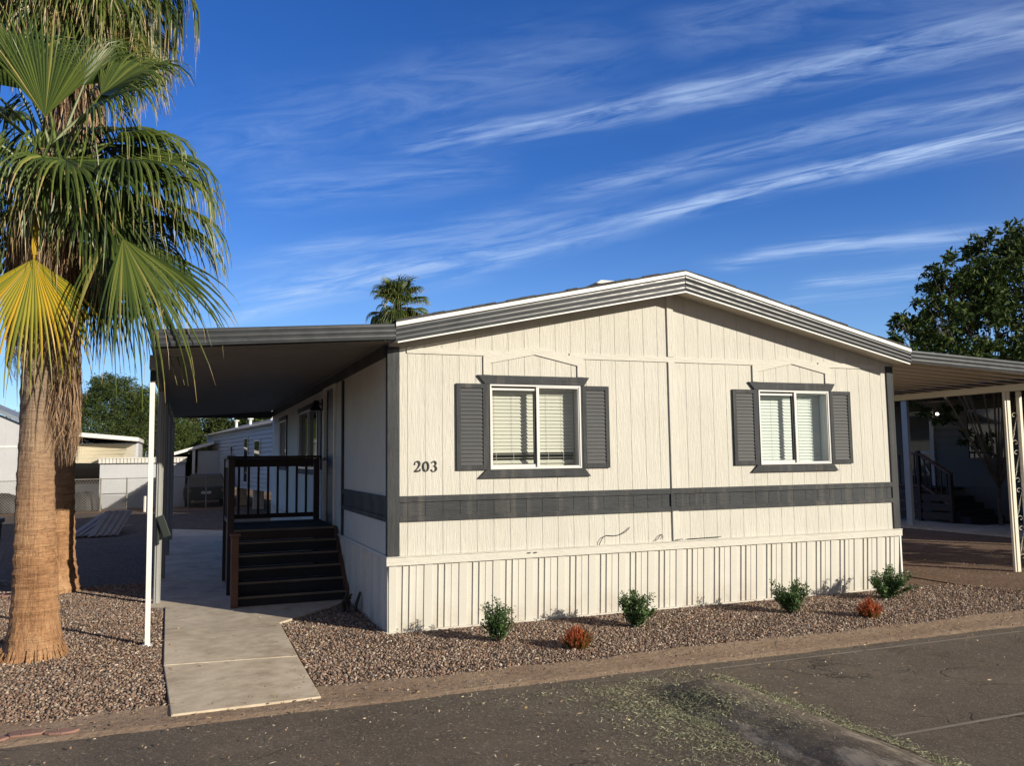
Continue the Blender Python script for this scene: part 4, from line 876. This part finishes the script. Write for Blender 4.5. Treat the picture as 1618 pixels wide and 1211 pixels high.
for i in range(25):
    az=rng.uniform(0,6.28); el=R(rng.uniform(-60,45)); d=Vector((math.cos(az)*math.cos(el),math.sin(az)*math.cos(el)*.8,math.sin(el))); pl=rng.uniform(.55,.95); hub=Vector(T1)+d*pl
    if d.y<-.1 and d.x<.35 and d.z<.9: continue
    F(hub,d+Vector((0,0,-.25)),Vector((-d.x*.5,-d.y*.5-.3,1)),rng.uniform(.95,1.3),droop=rng.uniform(1.2,2.3),base=rng.uniform(.15,.42),spread=rng.uniform(120,160),nseg=32)
def curtain(mb,cx,cy,n,r0,r1,z0,z1,rng,az0=0,az1=6.28,lo=.5,hi=1.1,base=.4,w=.010):
    for i in range(n):
        a=rng.uniform(az0,az1); r=rng.uniform(r0,r1); c=Vector((cx+r*math.cos(a),cy+r*math.sin(a)*.8,rng.uniform(z0,z1)-(r-r0)*.35)); o=Vector((math.cos(a),math.sin(a),0)); t=Vector((-math.sin(a),math.cos(a),0)); bs=base+rng.gauss(0,.14)
        for j in range(rng.randint(9,17)):
            p=c+t*rng.uniform(-.22,.22)+o*rng.uniform(-.05,.05); L=rng.uniform(lo,hi); ww=w*rng.uniform(.6,1.3); sw=rng.gauss(0,.15); tw=rng.uniform(0,3.14); sv=t*math.cos(tw)*ww+o*math.sin(tw)*ww; pts=[p+o*(.16*math.sin(min(1.57,k/5*3)))+t*(sw*(k/5)**1.4)-Vector((0,0,L*(k/5)**1.25)) for k in range(6)]
            for k in range(5):
                f=1-(k/5)**2*.9; e=1-((k+1)/5)**2*.95; mb.cr=min(1,max(0,bs+rng.gauss(0,.05)+(.5 if k==4 else 0))); mb.quad(pts[k]-sv*f,pts[k]+sv*f,pts[k+1]+sv*e,pts[k+1]-sv*e)
curtain(mb,-3.45,.46,13,.35,1.15,4.2,5.4,rng,-1.3,1.9)
curtain(mb,-3.45,.46,15,.30,1.0,4.0,5.3,rng,1.9,4.0)
curtain(mb,-3.45,.46,12,.30,.8,4.75,5.3,rng,4.0,5.0)
curtain(mb,-3.45,.7,16,.3,.9,5.3,6.1,rng,.2,3.4,.4,.9,.3)
curtain(mb,-3.45,.46,7,.30,.7,3.9,4.5,rng,-.3,1.2,.5,.95,.3)
mb.build('fronds',M['frond'],pal)
mb=MB(); rng=random.Random(8); hub=(-3.49,-.12,3.86)
mb.cr=.05; mb.beam((-3.53,.14,4.46),(-3.49,-.1,3.9),.05,.02); petiole(mb,(-3.50,.3,4.55),hub,rng,.02,.016,.0)
fan(mb,hub,(0,-.16,-1),(0,-1,.1),1.40,rng,spread=112,nseg=34,droop=.8,join=.36,base=.34,tipv=.95,cup=-.12,var=.20,ragged=.12,fall=.55)
tag(mb.build('yellow_frond',M['frondy'],pal),'yellowing fan frond hanging in front of the trunk')
# dead skirt
mb=MB(); rng=random.Random(12)
def thatch(mb,c,r,zt,zb,n,rng,az=(0,6.28),wid=.006,out=.1):
    for i in range(n):
        a=rng.uniform(*az); z0=zt-rng.random()*(zt-zb)*.55; L=(z0-zb)*rng.uniform(.5,1.05); p=Vector((c[0]+r*math.cos(a),c[1]+r*math.sin(a),z0)); o=Vector((math.cos(a),math.sin(a),0)); t=Vector((-math.sin(a),math.cos(a),0)); w=wid*rng.uniform(.5,1.6); sw=rng.gauss(0,.10); pts=[p+o*(out*math.sin(k/4*2.6)*rng.uniform(.7,1.2))+t*(sw*(k/4)**1.5+rng.gauss(0,.012))+Vector((0,0,-L*k/4)) for k in range(5)]
        mb.cr=min(1,max(0,rng.gauss(.5,.28))); tw=rng.uniform(0,3.14); s=t*math.cos(tw)*w+o*math.sin(tw)*w
        for k in range(4): 
            e=1-(k+1)/4*.8; f=1-k/4*.8; mb.quad(pts[k]-s*f,pts[k]+s*f,pts[k+1]+s*e,pts[k+1]-s*e)
thatch(mb,(-3.49,.46),.17,5.1,3.0,900,rng,out=.14)
thatch(mb,(-3.49,.46),.17,3.9,2.72,330,rng,out=.12)
thatch(mb,(-3.36,.56),.13,3.6,1.92,430,rng,(-1.9,1.7),out=.10)
thatch(mb,(-3.0,.5),.12,4.5,3.4,160,rng,wid=.004,out=.05)
for i in range(46): # old leaf bases (boots)
    a=rng.uniform(0,6.28); z=rng.uniform(3.2,5.0); o=Vector((math.cos(a),math.sin(a),0)); p=Vector((-3.49,.46,z))+o*.15; mb.cr=rng.uniform(.0,.6); mb.beam(p,p+o*rng.uniform(.08,.22)+Vector((0,0,rng.uniform(.12,.4))),rng.uniform(.03,.06),.015)
mb.build('dead_fronds',M['frondd'],pal)
# rear palm
T2=(-3.80,4.95,9.9)
pal2=empty('palm_tree',(-3.87,5.0,0),'taller palm tree behind, its trunk half hidden by the nearest one and mostly shaded','palm tree','palms by the walk')
mb=MB(); trunk(mb,[(-3.87,5,-.02),(-3.87,5,.2),(-3.87,5,.6),(-3.86,5,1.6),(-3.85,5,4),(-3.82,4.97,7),T2],[.37,.31,.255,.215,.19,.17,.16],2); mb.build('trunk',M['palmbark'],pal2)
mb=MB(); rng=random.Random(31)
for i in range(44):
    az=rng.uniform(0,6.28); el=R(rng.uniform(-72,50)); d=Vector((math.cos(az)*math.cos(el),math.sin(az)*math.cos(el),math.sin(el))); pl=rng.uniform(.8,1.25); hub=Vector(T2)+d*pl+Vector((0,0,-.15))
    petiole(mb,Vector(T2)+Vector((0,0,rng.uniform(-.5,.1))),hub,rng,.1,.016,.6)
    fan(mb,hub,d+Vector((0,0,-.35)),Vector((-d.x*.5,-d.y*.5-.3,1)),rng.uniform(1.0,1.4),rng,spread=rng.uniform(110,155),nseg=30,droop=rng.uniform(1.3,2.4),base=rng.uniform(.25,.55) if el>-.5 else rng.uniform(.35,.7),tipv=1.)
curtain(mb,-3.8,4.95,64,.5,1.75,9.2,10.2,rng,w=.014,lo=.6,hi=1.4,base=.5)
mb.build('fronds',M['frond'],pal2)
mb=MB(); thatch(mb,(-3.8,4.95),.2,9.9,8.2,700,rng,out=.4,wid=.01); thatch(mb,(-3.82,4.95),.18,8.6,6.4,600,rng,out=.22,wid=.01); mb.build('dead_fronds',M['frondd'],pal2)
# distant palm
pal3=empty('palm_tree',(7.25,30,0),'distant palm whose small crown rises above the left eave of the roof','palm tree')
mb=MB(); mb.tube([(7.25,30,0),(7.3,30,5),(7.25,30,9.4)],[.2,.16,.15],10); mb.build('trunk',M['palmbark'],pal3)
mb=MB(); rng=random.Random(41)
for i in range(74):
    az=rng.uniform(0,6.28); el=R(rng.uniform(-75,80)); d=Vector((math.cos(az)*math.cos(el),math.sin(az)*math.cos(el),math.sin(el))); hub=Vector((7.25,30,9.25))+d*rng.uniform(.6,1.0)
    petiole(mb,(7.25,30,9.2),hub,rng,.05,.02,.6); fan(mb,hub,d+Vector((0,0,-.0)),Vector((-d.x*.5,-d.y*.5-.3,1)),rng.uniform(.85,1.25),rng,spread=130,nseg=16,droop=rng.uniform(1.0,2.2),base=rng.uniform(.2,.6))
curtain(mb,7.25,30,56,.4,1.15,8.7,9.3,rng,w=.022,lo=.6,hi=1.3,base=.5)
mb.build('fronds',M['frond'],pal3)
mb=MB(); thatch(mb,(7.25,30),.15,9.2,7.6,260,rng,out=.5,wid=.02); mb.build('dead_fronds',M['frondd'],pal3)
# ------------------------------------------------------------------ broadleaf trees
def tree(name,label,cat,base,h,blobs,mat,n,size,seed,group=None,asp=.45,limbs=7,up=.3,barkm='bark',tr=.16,fork=.35):
    rng=random.Random(seed); e=empty(name,base,label,cat,group); b=Vector(base); t=MB(); c=MB(); top=b+Vector((0,0,h*fork)); t.tube([b,b.lerp(top,.5)+Vector((rng.uniform(-.1,.1),0,0)),top],[tr*1.2,tr,tr*.8],9)
    for (cx,cy,cz,rx,ry,rz) in blobs:
        q=Vector((cx,cy,cz)); m=top.lerp(q,.55)+Vector((rng.uniform(-.2,.2),rng.uniform(-.2,.2),rng.uniform(0,.3))); t.tube([top,m,q],[tr*.55,tr*.3,tr*.12],6)
        for k in range(limbs):
            d=Vector((rng.gauss(0,1)*rx,rng.gauss(0,1)*ry,rng.gauss(0,1)*rz))*.55; t.tube([m.lerp(q,rng.random()),q+d*.5,q+d],[tr*.14,tr*.08,tr*.03],4)
        k=int(n*rx*rz); 
        for j in range(max(4,k//28)):
            p=Vector((rng.gauss(0,1),rng.gauss(0,1),rng.gauss(0,1))).normalized()*(rng.random()**.35); cc=q+Vector((p.x*rx,p.y*ry,p.z*rz)); s=rng.uniform(.14,.30)*min(rx,rz); leaves(c,cc,(s,s,s*.7),28,size,rng,0,asp,up)
    t.build('trunk',M[barkm],e); c.build('crown',M[mat],e); return e
tree('tree','dense dark tree rising behind the palms and the awning house, left of the carport','tree',(-4.6,36,0),6,[(-6.6,36,3.2,1.6,1.5,1.5),(-5.4,36,4.9,1.5,1.5,1.3),(-4.2,35.6,4.2,1.3,1.4,1.5),(-4.9,35.8,3.0,1.7,1.4,1.4),(-3.0,36,3.2,1.2,1.3,1.4),(-5.9,36,5.6,.8,1,.7),(-2.6,35.8,2.0,1.2,1.,1.1),(-3.4,35.8,4.3,1.1,1,1.0),(-2.4,36,3.2,.9,1,.9),(-6.9,36,4.6,1.0,1,.9)],'mesq',5200,.13,51,None,.3)
tree('tree','small bushy tree top peeping over the grey gable at the left edge','tree',(-10,42,0),4,[(-10.6,42,3.9,1.3,1,.9),(-9.4,42,3.6,1.1,1,.8)],'olive',900,.14,52)
for i,(x,y,z,r,m) in enumerate([(-1.4,52,4.2,1.7,'olive'),(.9,50,4.6,1.6,'mesq'),(3.4,49,5.0,1.9,'mesq'),(6.0,48,4.9,1.8,'olive')]):
    tree('tree',['pale olive tree farthest left under the rear edge of the carport roof','darker tree behind the slanted white roof at the back','bushy dark tree above the left end of the grey trailer','olive green tree above the grey trailer roof, next to the home'][i],'tree',(x,y,0),z,[(x,y,z,r*1.1,r,r*.9),(x-.9,y,z-1.1,r*.9,r,r*.9),(x+1,y,z-1,r,r,r)],m,1500,.2,60+i,'trees behind the rear homes',.4)
rt=tree('tree','dark broad leaved tree rising above the right carport awning','tree',(17.1,6.2,0),7,[(15.7,6.5,2.9,.5,.4,.35),(14.9,6.6,3.3,.45,.4,.25),(16.5,6.3,2.2,.45,.4,.4),(14.4,5.2,5.0,.95,.9,.6),(15.3,5.4,5.5,1.05,1,.8),(16.6,5.3,6.1,1.25,1,1.0),(17.9,5.2,6.6,1.4,1.1,1.2),(16.3,5.2,4.7,1.5,1.1,.9),(14.8,5.4,4.1,1.2,1,.6),(18.2,5.0,4.8,1.5,1.1,1.2),(17.0,4.9,3.9,1.3,.9,.6),(19.6,5.2,6.0,1.5,1.2,1.5),(13.75,5.4,4.6,.6,.5,.5),(13.45,5.3,4.2,.45,.4,.35),(14.0,5.2,5.3,.5,.5,.4),(15.0,5.3,6.2,.8,.6,.5),(14.3,5.2,5.8,.5,.5,.4),(17.0,5.2,7.1,.9,.7,.5),(13.2,5.3,4.75,.4,.4,.35),(15.8,5.2,5.9,.9,.7,.7),(16.0,5.2,6.9,.6,.6,.5),(14.3,5.0,3.9,.8,.6,.5),(16.0,5.0,4.0,1.0,.7,.6)],'leafdark',1550,.165,71,None,.42,11,-.1,'bark',.05,.14)
tree('tree','unseen bushy tree added beyond the right picture edge to shade the drive','tree',(13.3,-1.2,0),4.6,[(13.3,-1.2,1.4,1.4,1.0,1.2),(13.5,-1.2,3.0,1.5,1.0,1.2),(14.6,-1.0,2.6,1.4,1.0,1.4),(15.6,-.9,3.4,1.4,1,1.5),(14.2,-1.1,4.2,1.3,1,.9)],'leafdark',900,.22,72,None,.45,4)  # unseen tree, added for the shade it throws over the drive
# ------------------------------------------------------------------ far left background
def gable(x0,x1,xa,za,ze0,ze1,y): return [(x0,0),(x1,0),(x1,ze1),(xa,za),(x0,ze0)]
h=empty('grey_house',(-12,30,0),'pale grey panelled house with gable at the far left behind the fence','house')
mb=MB(); board_wall(mb,(-15.5,30,0),(1,0,0),(0,-1,0),7.9,0,lambda a:3.15+(min(a,7.9-a))*.47 if True else 0,[],pitch=.42,gap=.02,start=.2); mb.box(-15.4,-7.7,30.05,38,0,3.0); mb.build('wall',M['greywall'],h)
mb=MB(); mb.prism([(-15.8,3.05),(-11.55,5.05),(-7.3,3.05),(-7.3,3.20),(-11.55,5.22),(-15.8,3.20)],(0,29.8,0),(1,0,0),(0,0,1),(0,1,0),8.5); mb.build('roof',M['bgroof'],h)
mb=MB(); mb.box(-15.5,-7.6,29.97,29.998,2.55,2.63); mb.build('trim',M['white'],h)
h=empty('awning_house',(-5.5,31,0),'low white roofed house with a tan slatted awning, right of the palm trunks','house')
mb=MB(); mb.box(-7.3,-4.1,31.4,38,0,2.75); mb.build('wall',M['greywall'],h)
mb=MB(); mb.add([(-7.4,29.9,3.10),(-4.03,29.9,2.80),(-4.03,38,2.80),(-7.4,38,3.10),(-7.4,29.9,3.28),(-4.03,29.9,2.96),(-4.03,38,2.96),(-7.4,38,3.28)],[(3,2,1,0),(4,5,6,7),(0,1,5,4),(2,3,7,6),(1,2,6,5),(3,0,4,7)]); mb.build('roof',M['white'],h)
mb=MB(); n=14
for i in range(n):
    t0=i/n;t1=(i+1)/n; ya=30.9-.7*t0; yb=30.9-.7*t1-.02; za=2.72-.82*t0; zb=2.72-.82*t1; mb.add([(-6.5,ya,za),(-4.22,ya,za-.06),(-4.16,yb,zb-.03),(-6.4,yb,zb),(-6.4,yb+.04,zb-.01),(-4.16,yb+.04,zb-.04)],[(0,3,2,1),(3,4,5,2)])
mb.build('awning',M['tanawn'],h)
mb=MB(); mb.box(-6.8,-5.5,31.36,31.398,1.0,2.4); mb.box(-7.0,-5.5,31.34,31.398,1.62,1.86); mb.build('window',M['dglass'],h)
sh=empty('shed',(-3.8,29.5,0),'long pale grey shed with a ribbed metal roof edge behind the chain link fence','shed')
mb=MB(); board_wall(mb,(-5.42,29.2,0),(1,0,0),(0,-1,0),3.28,0,1.86,[],pitch=.4,gap=.015,start=.2); mb.box(-5.42,-2.14,29.22,31,0,1.86); mb.build('wall',M['greywall'],sh)
mb=MB(); mb.box(-5.46,-2.10,29.10,31.1,1.862,2.04); x=-5.46
while x<-2.12: mb.box(x,x+.10,29.06,29.098,1.87,2.06); x+=.135
mb.box(-5.48,-2.08,29.04,31.1,2.062,2.10); mb.build('roof',M['dirtywhite'],sh)
# chain link fence
fn=empty('chain_link_fence',(-5,27.5,0),'chain link fence with thin rails across the back of the yard','fence')
mb=MB(); FY=27.5; x=-12.
while x<-1.3:
    mb.beam((x,FY,0.02),(x+1.18,FY,1.20),.007,.007); mb.beam((x+1.18,FY+.006,0.02),(x,FY+.006,1.20),.007,.007); x+=.105
mb.build('mesh_wire',M['galv'],fn)
mb=MB(); mb.tube([(-12,FY,1.22),(-1.3,FY,1.28)],.018,6); mb.build('rail',M['galv'],fn)
for x in (-9.6,-6.9,-5.22,-4.28,-2.0,-1.32):
    mb=MB(); mb.tube([(x,FY,0),(x,FY,1.30)],.028,8); mb.build('post',M['galv'],fn)
# slanted roof shelter and car
s=empty('white_shelter',(-1.9,34,0),'white slant roofed shelter glimpsed between the shed and the grey trailer','shelter')
mb=MB(); mb.add([(-2.75,33,2.18),(-.9,33,2.72),(-.9,38,2.72),(-2.75,38,2.18),(-2.75,33,2.32),(-.9,33,2.86),(-.9,38,2.86),(-2.75,38,2.32)],[(3,2,1,0),(4,5,6,7),(0,1,5,4),(2,3,7,6),(1,2,6,5),(3,0,4,7)]); mb.build('roof',M['white'],s)
mb=MB(); mb.box(-1.85,-1.72,33.1,33.2,0,2.45); mb.build('post',M['white'],s)
mb=MB(); mb.box(-1.6,-.6,33.3,33.4,0,2.4); mb.build('panel',M['greywall'],s)
mb=MB(); mb.box(-2.6,-1.6,37,37.1,0,2.3); mb.build('rear_panel',M['dark'],s)
c=empty('parked_car',(-1.35,29.4,0),'dark olive car parked behind the fence, seen from its end','car')
mb=MB(); mb.prism([(-.86,.28),(.86,.28),(.90,.55),(.88,.86),(-.88,.86),(-.90,.55)],(-1.3,28.2,0),(1,0,0),(0,0,1),(0,1,0),4.2); mb.build('body',M['carpaint'],c,bevel=.06)
mb=MB(); mb.add([(-2.10,28.5,.86),(-.50,28.5,.86),(-.50,31.3,.86),(-2.10,31.3,.86),(-1.92,28.9,1.38),(-.68,28.9,1.38),(-.68,30.6,1.38),(-1.92,30.6,1.38)],[(4,5,6,7),(0,1,5,4),(1,2,6,5),(2,3,7,6),(3,0,4,7)]); mb.build('cabin',M['dglass'],c,bevel=.05)
for x in (-2.03,-.57):
    for y in (29.0,31.4):
        mb=MB(); mb.tube([(x-.1,y,.32),(x+.1,y,.32)],.32,18); mb.build('wheel',M['tarp'],c)
mb=MB(); mb.box(-1.5,-1.1,28.17,28.198,.55,.66); mb.build('number_plate',M['dirtywhite'],c)
for x in (-2.05,-.7): mb=MB(); mb.box(x,x+.15,28.16,28.198,.62,.76); mb.build('tail_light',M['rust'],c)
# covered mounds behind the fence
for i,(x,w,lab) in enumerate([(-8.75,.75,'black cover over a low rounded mound at the left edge behind the fence'),(-5.85,.62,'black cover over a low rounded mound just right of the palm trunks')]):
    mb=MB(); vs=[];nu,nv=18,8
    for j in range(nv+1):
        for k in range(nu):
            a=6.283*k/nu; t=j/nv; rr_=max(0,math.cos(t*1.5708))**.6; vs.append((x+w*rr_*math.cos(a)*(1+.05*math.sin(3*a)),28.3+.4*rr_*math.sin(a),.72*math.sin(t*1.5708)*(1+.08*math.sin(2*a+i))))
    mb.add(vs,[(j*nu+k,j*nu+(k+1)%nu,(j+1)*nu+(k+1)%nu,(j+1)*nu+k) for j in range(nv) for k in range(nu)]); o=mb.build('covered_mound',M['tarp']); tag(o,lab,'covered item','covered mounds behind the fence')
# grey trailer
t=empty('grey_trailer',(-.2,29,.0),'long grey lap sided trailer on piers seen under the carport roof','trailer')
A=Vector((-1.1,37,0)); B=Vector((.98,20,0)); u=(B-A).normalized(); n=Vector((u.y,-u.x,0)); n=n if n.x<0 else -n; Lw=(B-A).length
mb=MB(); nz=15; zb0,zt0=.78,3.22
for i in range(nz):
    z0=zb0+(zt0-zb0)*i/nz; z1=zb0+(zt0-zb0)*(i+1)/nz; a0=A+n*.05; a1=A
    mb.quad((a0.x,a0.y,z0),((a0+u*Lw).x,(a0+u*Lw).y,z0),((a1+u*Lw).x,(a1+u*Lw).y,z1),(a1.x,a1.y,z1)); mb.quad((a1.x,a1.y,z0),((a1+u*Lw).x,(a1+u*Lw).y,z0),((a0+u*Lw).x,(a0+u*Lw).y,z0),(a0.x,a0.y,z0))
E2=B-n*3.5; mb.add([(A.x,A.y,zb0),(A.x-n.x*3.5,A.y-n.y*3.5,zb0),(A.x-n.x*3.5,A.y-n.y*3.5,zt0),(A.x,A.y,zt0),(B.x,B.y,zb0),(E2.x,E2.y,zb0),(E2.x,E2.y,zt0),(B.x,B.y,zt0)],[(0,1,2,3),(4,5,6,7),(0,1,5,4)]); mb.build('wall',M['greytrailer'],t)
mb=MB(); o1=A+n*.18; o2=B+n*.18; i1=A-n*1.8; i2=B-n*1.8
mb.add([(o1.x,o1.y,3.18),(o2.x,o2.y,3.18),(i2.x,i2.y,3.75),(i1.x,i1.y,3.75),(o1.x,o1.y,3.24),(o2.x,o2.y,3.24),(i2.x,i2.y,3.81),(i1.x,i1.y,3.81)],[(3,2,1,0),(4,5,6,7),(0,1,5,4),(3,0,4,7)])
k=0.
while k<Lw: p=o1+u*k; q=p-n*.35; mb.beam((p.x,p.y,3.25),(q.x,q.y,3.33),.17,.03); k+=.34
mb.build('roof',M['galv'],t)
for k,h in ((3.,.35),(6.5,.28),(11,.4)):
    p=A+u*k-n*.9; mb=MB(); mb.tube([(p.x,p.y,3.3),(p.x,p.y,3.5+h)],.07,8); mb.tube([(p.x,p.y,3.5+h),(p.x,p.y,3.56+h)],.14,10); mb.build('vent_pipe',M['white'],t)
for k,w,z0,z1 in ((7.2,.5,1.6,2.6),(10.3,.8,1.0,2.85),(12.4,1.0,1.95,2.7)):
    mb=MB(); p=A+u*k+n*.03; q=A+u*(k+w)+n*.03; mb.add([(p.x,p.y,z0),(q.x,q.y,z0),(q.x,q.y,z1),(p.x,p.y,z1)]+[((v+n*.04).x,(v+n*.04).y,z) for v,z in((p,z0),(q,z0),(q,z1),(p,z1))],[(4,5,6,7),(0,1,5,4),(2,3,7,6),(1,2,6,5),(3,0,4,7)]); f=mb.build('window',M['alu'],t)
    mb=MB(); p=p+u*.06+n*.043; q=q-u*.06+n*.043; mb.quad((p.x,p.y,z0+.06),(q.x,q.y,z0+.06),(q.x,q.y,z1-.06),(p.x,p.y,z1-.06)); mb.build('pane',M['dglass'],f)
for k in (1,4.5,8,11.5,15):
    mb=MB(); p=A+u*k-n*.3; mb.box(p.x-.2,p.x+.2,p.y-.2,p.y+.2,0,.775); mb.build('pier',M['concrete'],t)
# metal sheets, pole, planter bits in the yard
mb=MB()
for (ox,oy,dx,dy,hz,n,len_) in ((-4.85,14.8,.55,2.6,.42,9,1),(-4.35,14.6,.25,1.6,.55,9,1)):
    for k in range(n):
        a=Vector((ox+.075*k,oy+.02*k,.03+.02*(k%2))); mb.beam(a,a+Vector((dx,dy,hz)),.055,.012)
        mb.beam(a+Vector((.037,0,.01)),a+Vector((dx+.037,dy,hz-.01)),.05,.008)
mb.beam((-4.9,14.8,.04),(-3.5,17.2,.10),.10,.06)
tag(mb.build('metal_sheets',M['galv']),'heap of grey corrugated metal sheets lying in the shaded yard behind the palms','scrap metal')
mb=MB(); mb.tube([(-3.55,26,0),(-3.55,26,.6)],.05,8); tag(mb.build('short_stake',M['dirtywhite']),'short pale stake standing in front of the fence','stake')
mb=MB()
for k in range(7):
    a=R(150+k*14); x=-4.55+.55*math.cos(a-1.9); y=3.75+1.1*math.sin(a-1.9); mb.box(x-.12,x+.12,y-.11,y+.11,0,.045)
o=mb.build('paver_edging',M['rust'],bevel=.01); tag(o,'short curve of reddish pavers by the left edge behind the nearest palm','pavers')
for i,(x,y,w,lab) in enumerate([(-3.34,-2.33,.16,'leftmost flat red stone in the kerb corner'),(-3.08,-2.27,.14,'middle flat red stone at the kerb below the nearest palm'),(-2.86,-2.33,.11,'rightmost and smallest flat red stone at the kerb')]):
    rr=random.Random(i); mb=MB(); poly=[(w*(.8+.3*rr.random())*math.cos(a),w*.55*(.8+.3*rr.random())*math.sin(a)) for a in np.linspace(0,5.6,8)]; mb.prism(poly,(x,y,.015),(1,0,0),(0,1,0),(0,0,1),.018); tag(mb.build('flat_stone',M['rust'],bevel=.008),lab,'stone','flat red stones at the kerb')
mb=MB(); mb.beam((-2.40,3.06,1.18),(-2.30,3.04,.90),.10,.09,(0,1,0)); mb.box(-2.44,-2.40,3.05,3.09,.80,1.15); tag(mb.build('outlet_box',M['green_box'],bevel=.01),'small dark green outlet box strapped to the second carport post','outlet box')
mb=MB(); mb.tube([(-5.13,6.4,0),(-5.13,6.4,.95)],[.26,.32],16); mb.box(-5.43,-4.83,6.1,6.72,.952,1.02); tag(mb.build('bin',M['tarp'],bevel=.01),'black bin at the left picture edge in the shaded yard','bin')
# ------------------------------------------------------------------ right neighbour
nh=empty('neighbour_home',(18,4,0),'shaded neighbouring mobile home with covered porch, right of the awning posts','mobile home')
mb=MB(); z=.95
while z<3.3:
    mb.quad((17.97,-2.5,z),(17.97,14,z),(18.0,14,z+.2),(18.0,-2.5,z+.2)); mb.quad((18,-2.5,z),(18,14,z),(17.97,14,z),(17.97,-2.5,z)); z+=.2
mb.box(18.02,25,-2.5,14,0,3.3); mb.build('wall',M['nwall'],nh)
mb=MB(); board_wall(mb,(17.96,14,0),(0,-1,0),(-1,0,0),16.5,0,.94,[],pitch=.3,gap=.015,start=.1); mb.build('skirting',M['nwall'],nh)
mb=MB(); mb.box(17.2,25.6,-3.0,14.5,3.32,3.48); mb.build('roof',M['shingle'],nh)
mb=MB(); mb.box(17.93,17.99,8.86,8.98,.95,3.1); mb.box(17.93,17.99,9.72,9.84,.95,3.1); mb.box(17.93,17.99,8.98,9.72,3.0,3.1); f=mb.build('door_frame',M['nwhite'],nh)
mb=MB(); mb.box(17.94,17.968,8.98,9.72,.95,3.0); d=mb.build('door',M['dglass'],nh)
mb=MB(); mb.box(17.92,17.938,8.98,9.72,1.85,1.93); mb.beam((17.93,9.05,1.25),(17.93,9.4,1.84),.02,.05); mb.build('cross_bar',M['nwhite'],d)
mb=MB(); mb.box(17.93,17.965,6.6,6.66,1.68,3.05); mb.box(17.93,17.965,7.72,7.78,1.68,3.05); mb.box(17.93,17.965,6.66,7.72,1.68,1.74); w=mb.build('window',M['nwall'],nh)
mb=MB(); mb.box(17.95,17.967,6.66,7.72,1.74,3.05); mb.build('pane',M['dglass'],w)
mb=MB(); mb.box(17.88,17.965,8.56,8.66,2.9,3.08); lf=mb.build('porch_light',M['black'],nh)
mb=MB(); mb.tube([(17.86,8.61,2.96),(17.86,8.61,3.02)],.035,8); mb.build('bulb',M['bulb'],lf)
np_=empty('porch_cover',(15.45,7.4,0),'neighbouring porch roof on a broad pale post, beyond the awning','porch roof')
mb=MB(); mb.box(15.35,17.98,-2.6,14,3.40,3.46); mb.build('roof_deck',M['underside_r'],np_)
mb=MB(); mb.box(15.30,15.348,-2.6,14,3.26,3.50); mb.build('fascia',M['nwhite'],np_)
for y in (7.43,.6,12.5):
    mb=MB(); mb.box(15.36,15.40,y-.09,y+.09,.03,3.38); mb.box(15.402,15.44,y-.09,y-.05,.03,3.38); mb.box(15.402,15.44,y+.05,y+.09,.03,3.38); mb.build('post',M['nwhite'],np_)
mb=MB(); mb.prism([(14.9,-3),(17.95,-3),(17.95,14),(14.9,14)],(0,0,-.02),(1,0,0),(0,1,0),(0,0,1),.06); struct(mb.build('neighbour_slab',M['concrete']))
ns=empty('porch_steps',(16.6,8,0),'brown wooden porch steps and railing climbing to the neighbouring door','steps')
mb=MB(); mb.box(16.6,17.92,7.95,9.9,.86,.93); mb.build('landing',M['wood'],ns)
for i in range(5):
    mb=MB(); y=7.95-.30*(i+1); mb.box(16.7,17.92,y,7.95-.30*i-.002,.04,.86-.16*(i+1)+.0); mb.build('step',M['tread'],ns)
for y,h0,h1 in ((9.85,.04,1.95),(8.2,.04,1.95),(7.2,.04,1.35)):
    mb=MB(); mb.box(16.55,16.64,y-.045,y+.045,h0,h1); mb.build('post',M['wood'],ns)
mb=MB(); mb.beam((16.6,9.9,1.88),(16.6,8.15,1.88),.09,.06); mb.beam((16.6,8.15,1.86),(16.6,7.15,1.30),.09,.06); mb.build('handrail',M['woodlight'],ns); mb=MB(); mb.beam((16.6,8.15,1.02),(16.6,7.15,.46),.04,.06); mb.beam((16.6,9.9,1.0),(16.6,8.15,1.0),.04,.06); mb.build('bottom_rail',M['woodlight'],ns)
for i in range(15):
    y=9.7-i*.17; dz=max(0,8.15-y)*.56; mb=MB(); mb.box(16.585,16.615,y-.015,y+.015,1.0-dz,1.86-dz); mb.build('baluster',M['wood'],ns)
for z in (.12,.36,.60): mb=MB(); mb.box(16.57,16.60,7.25,9.85,z,z+.18); mb.build('side_board',M['wood'],ns)
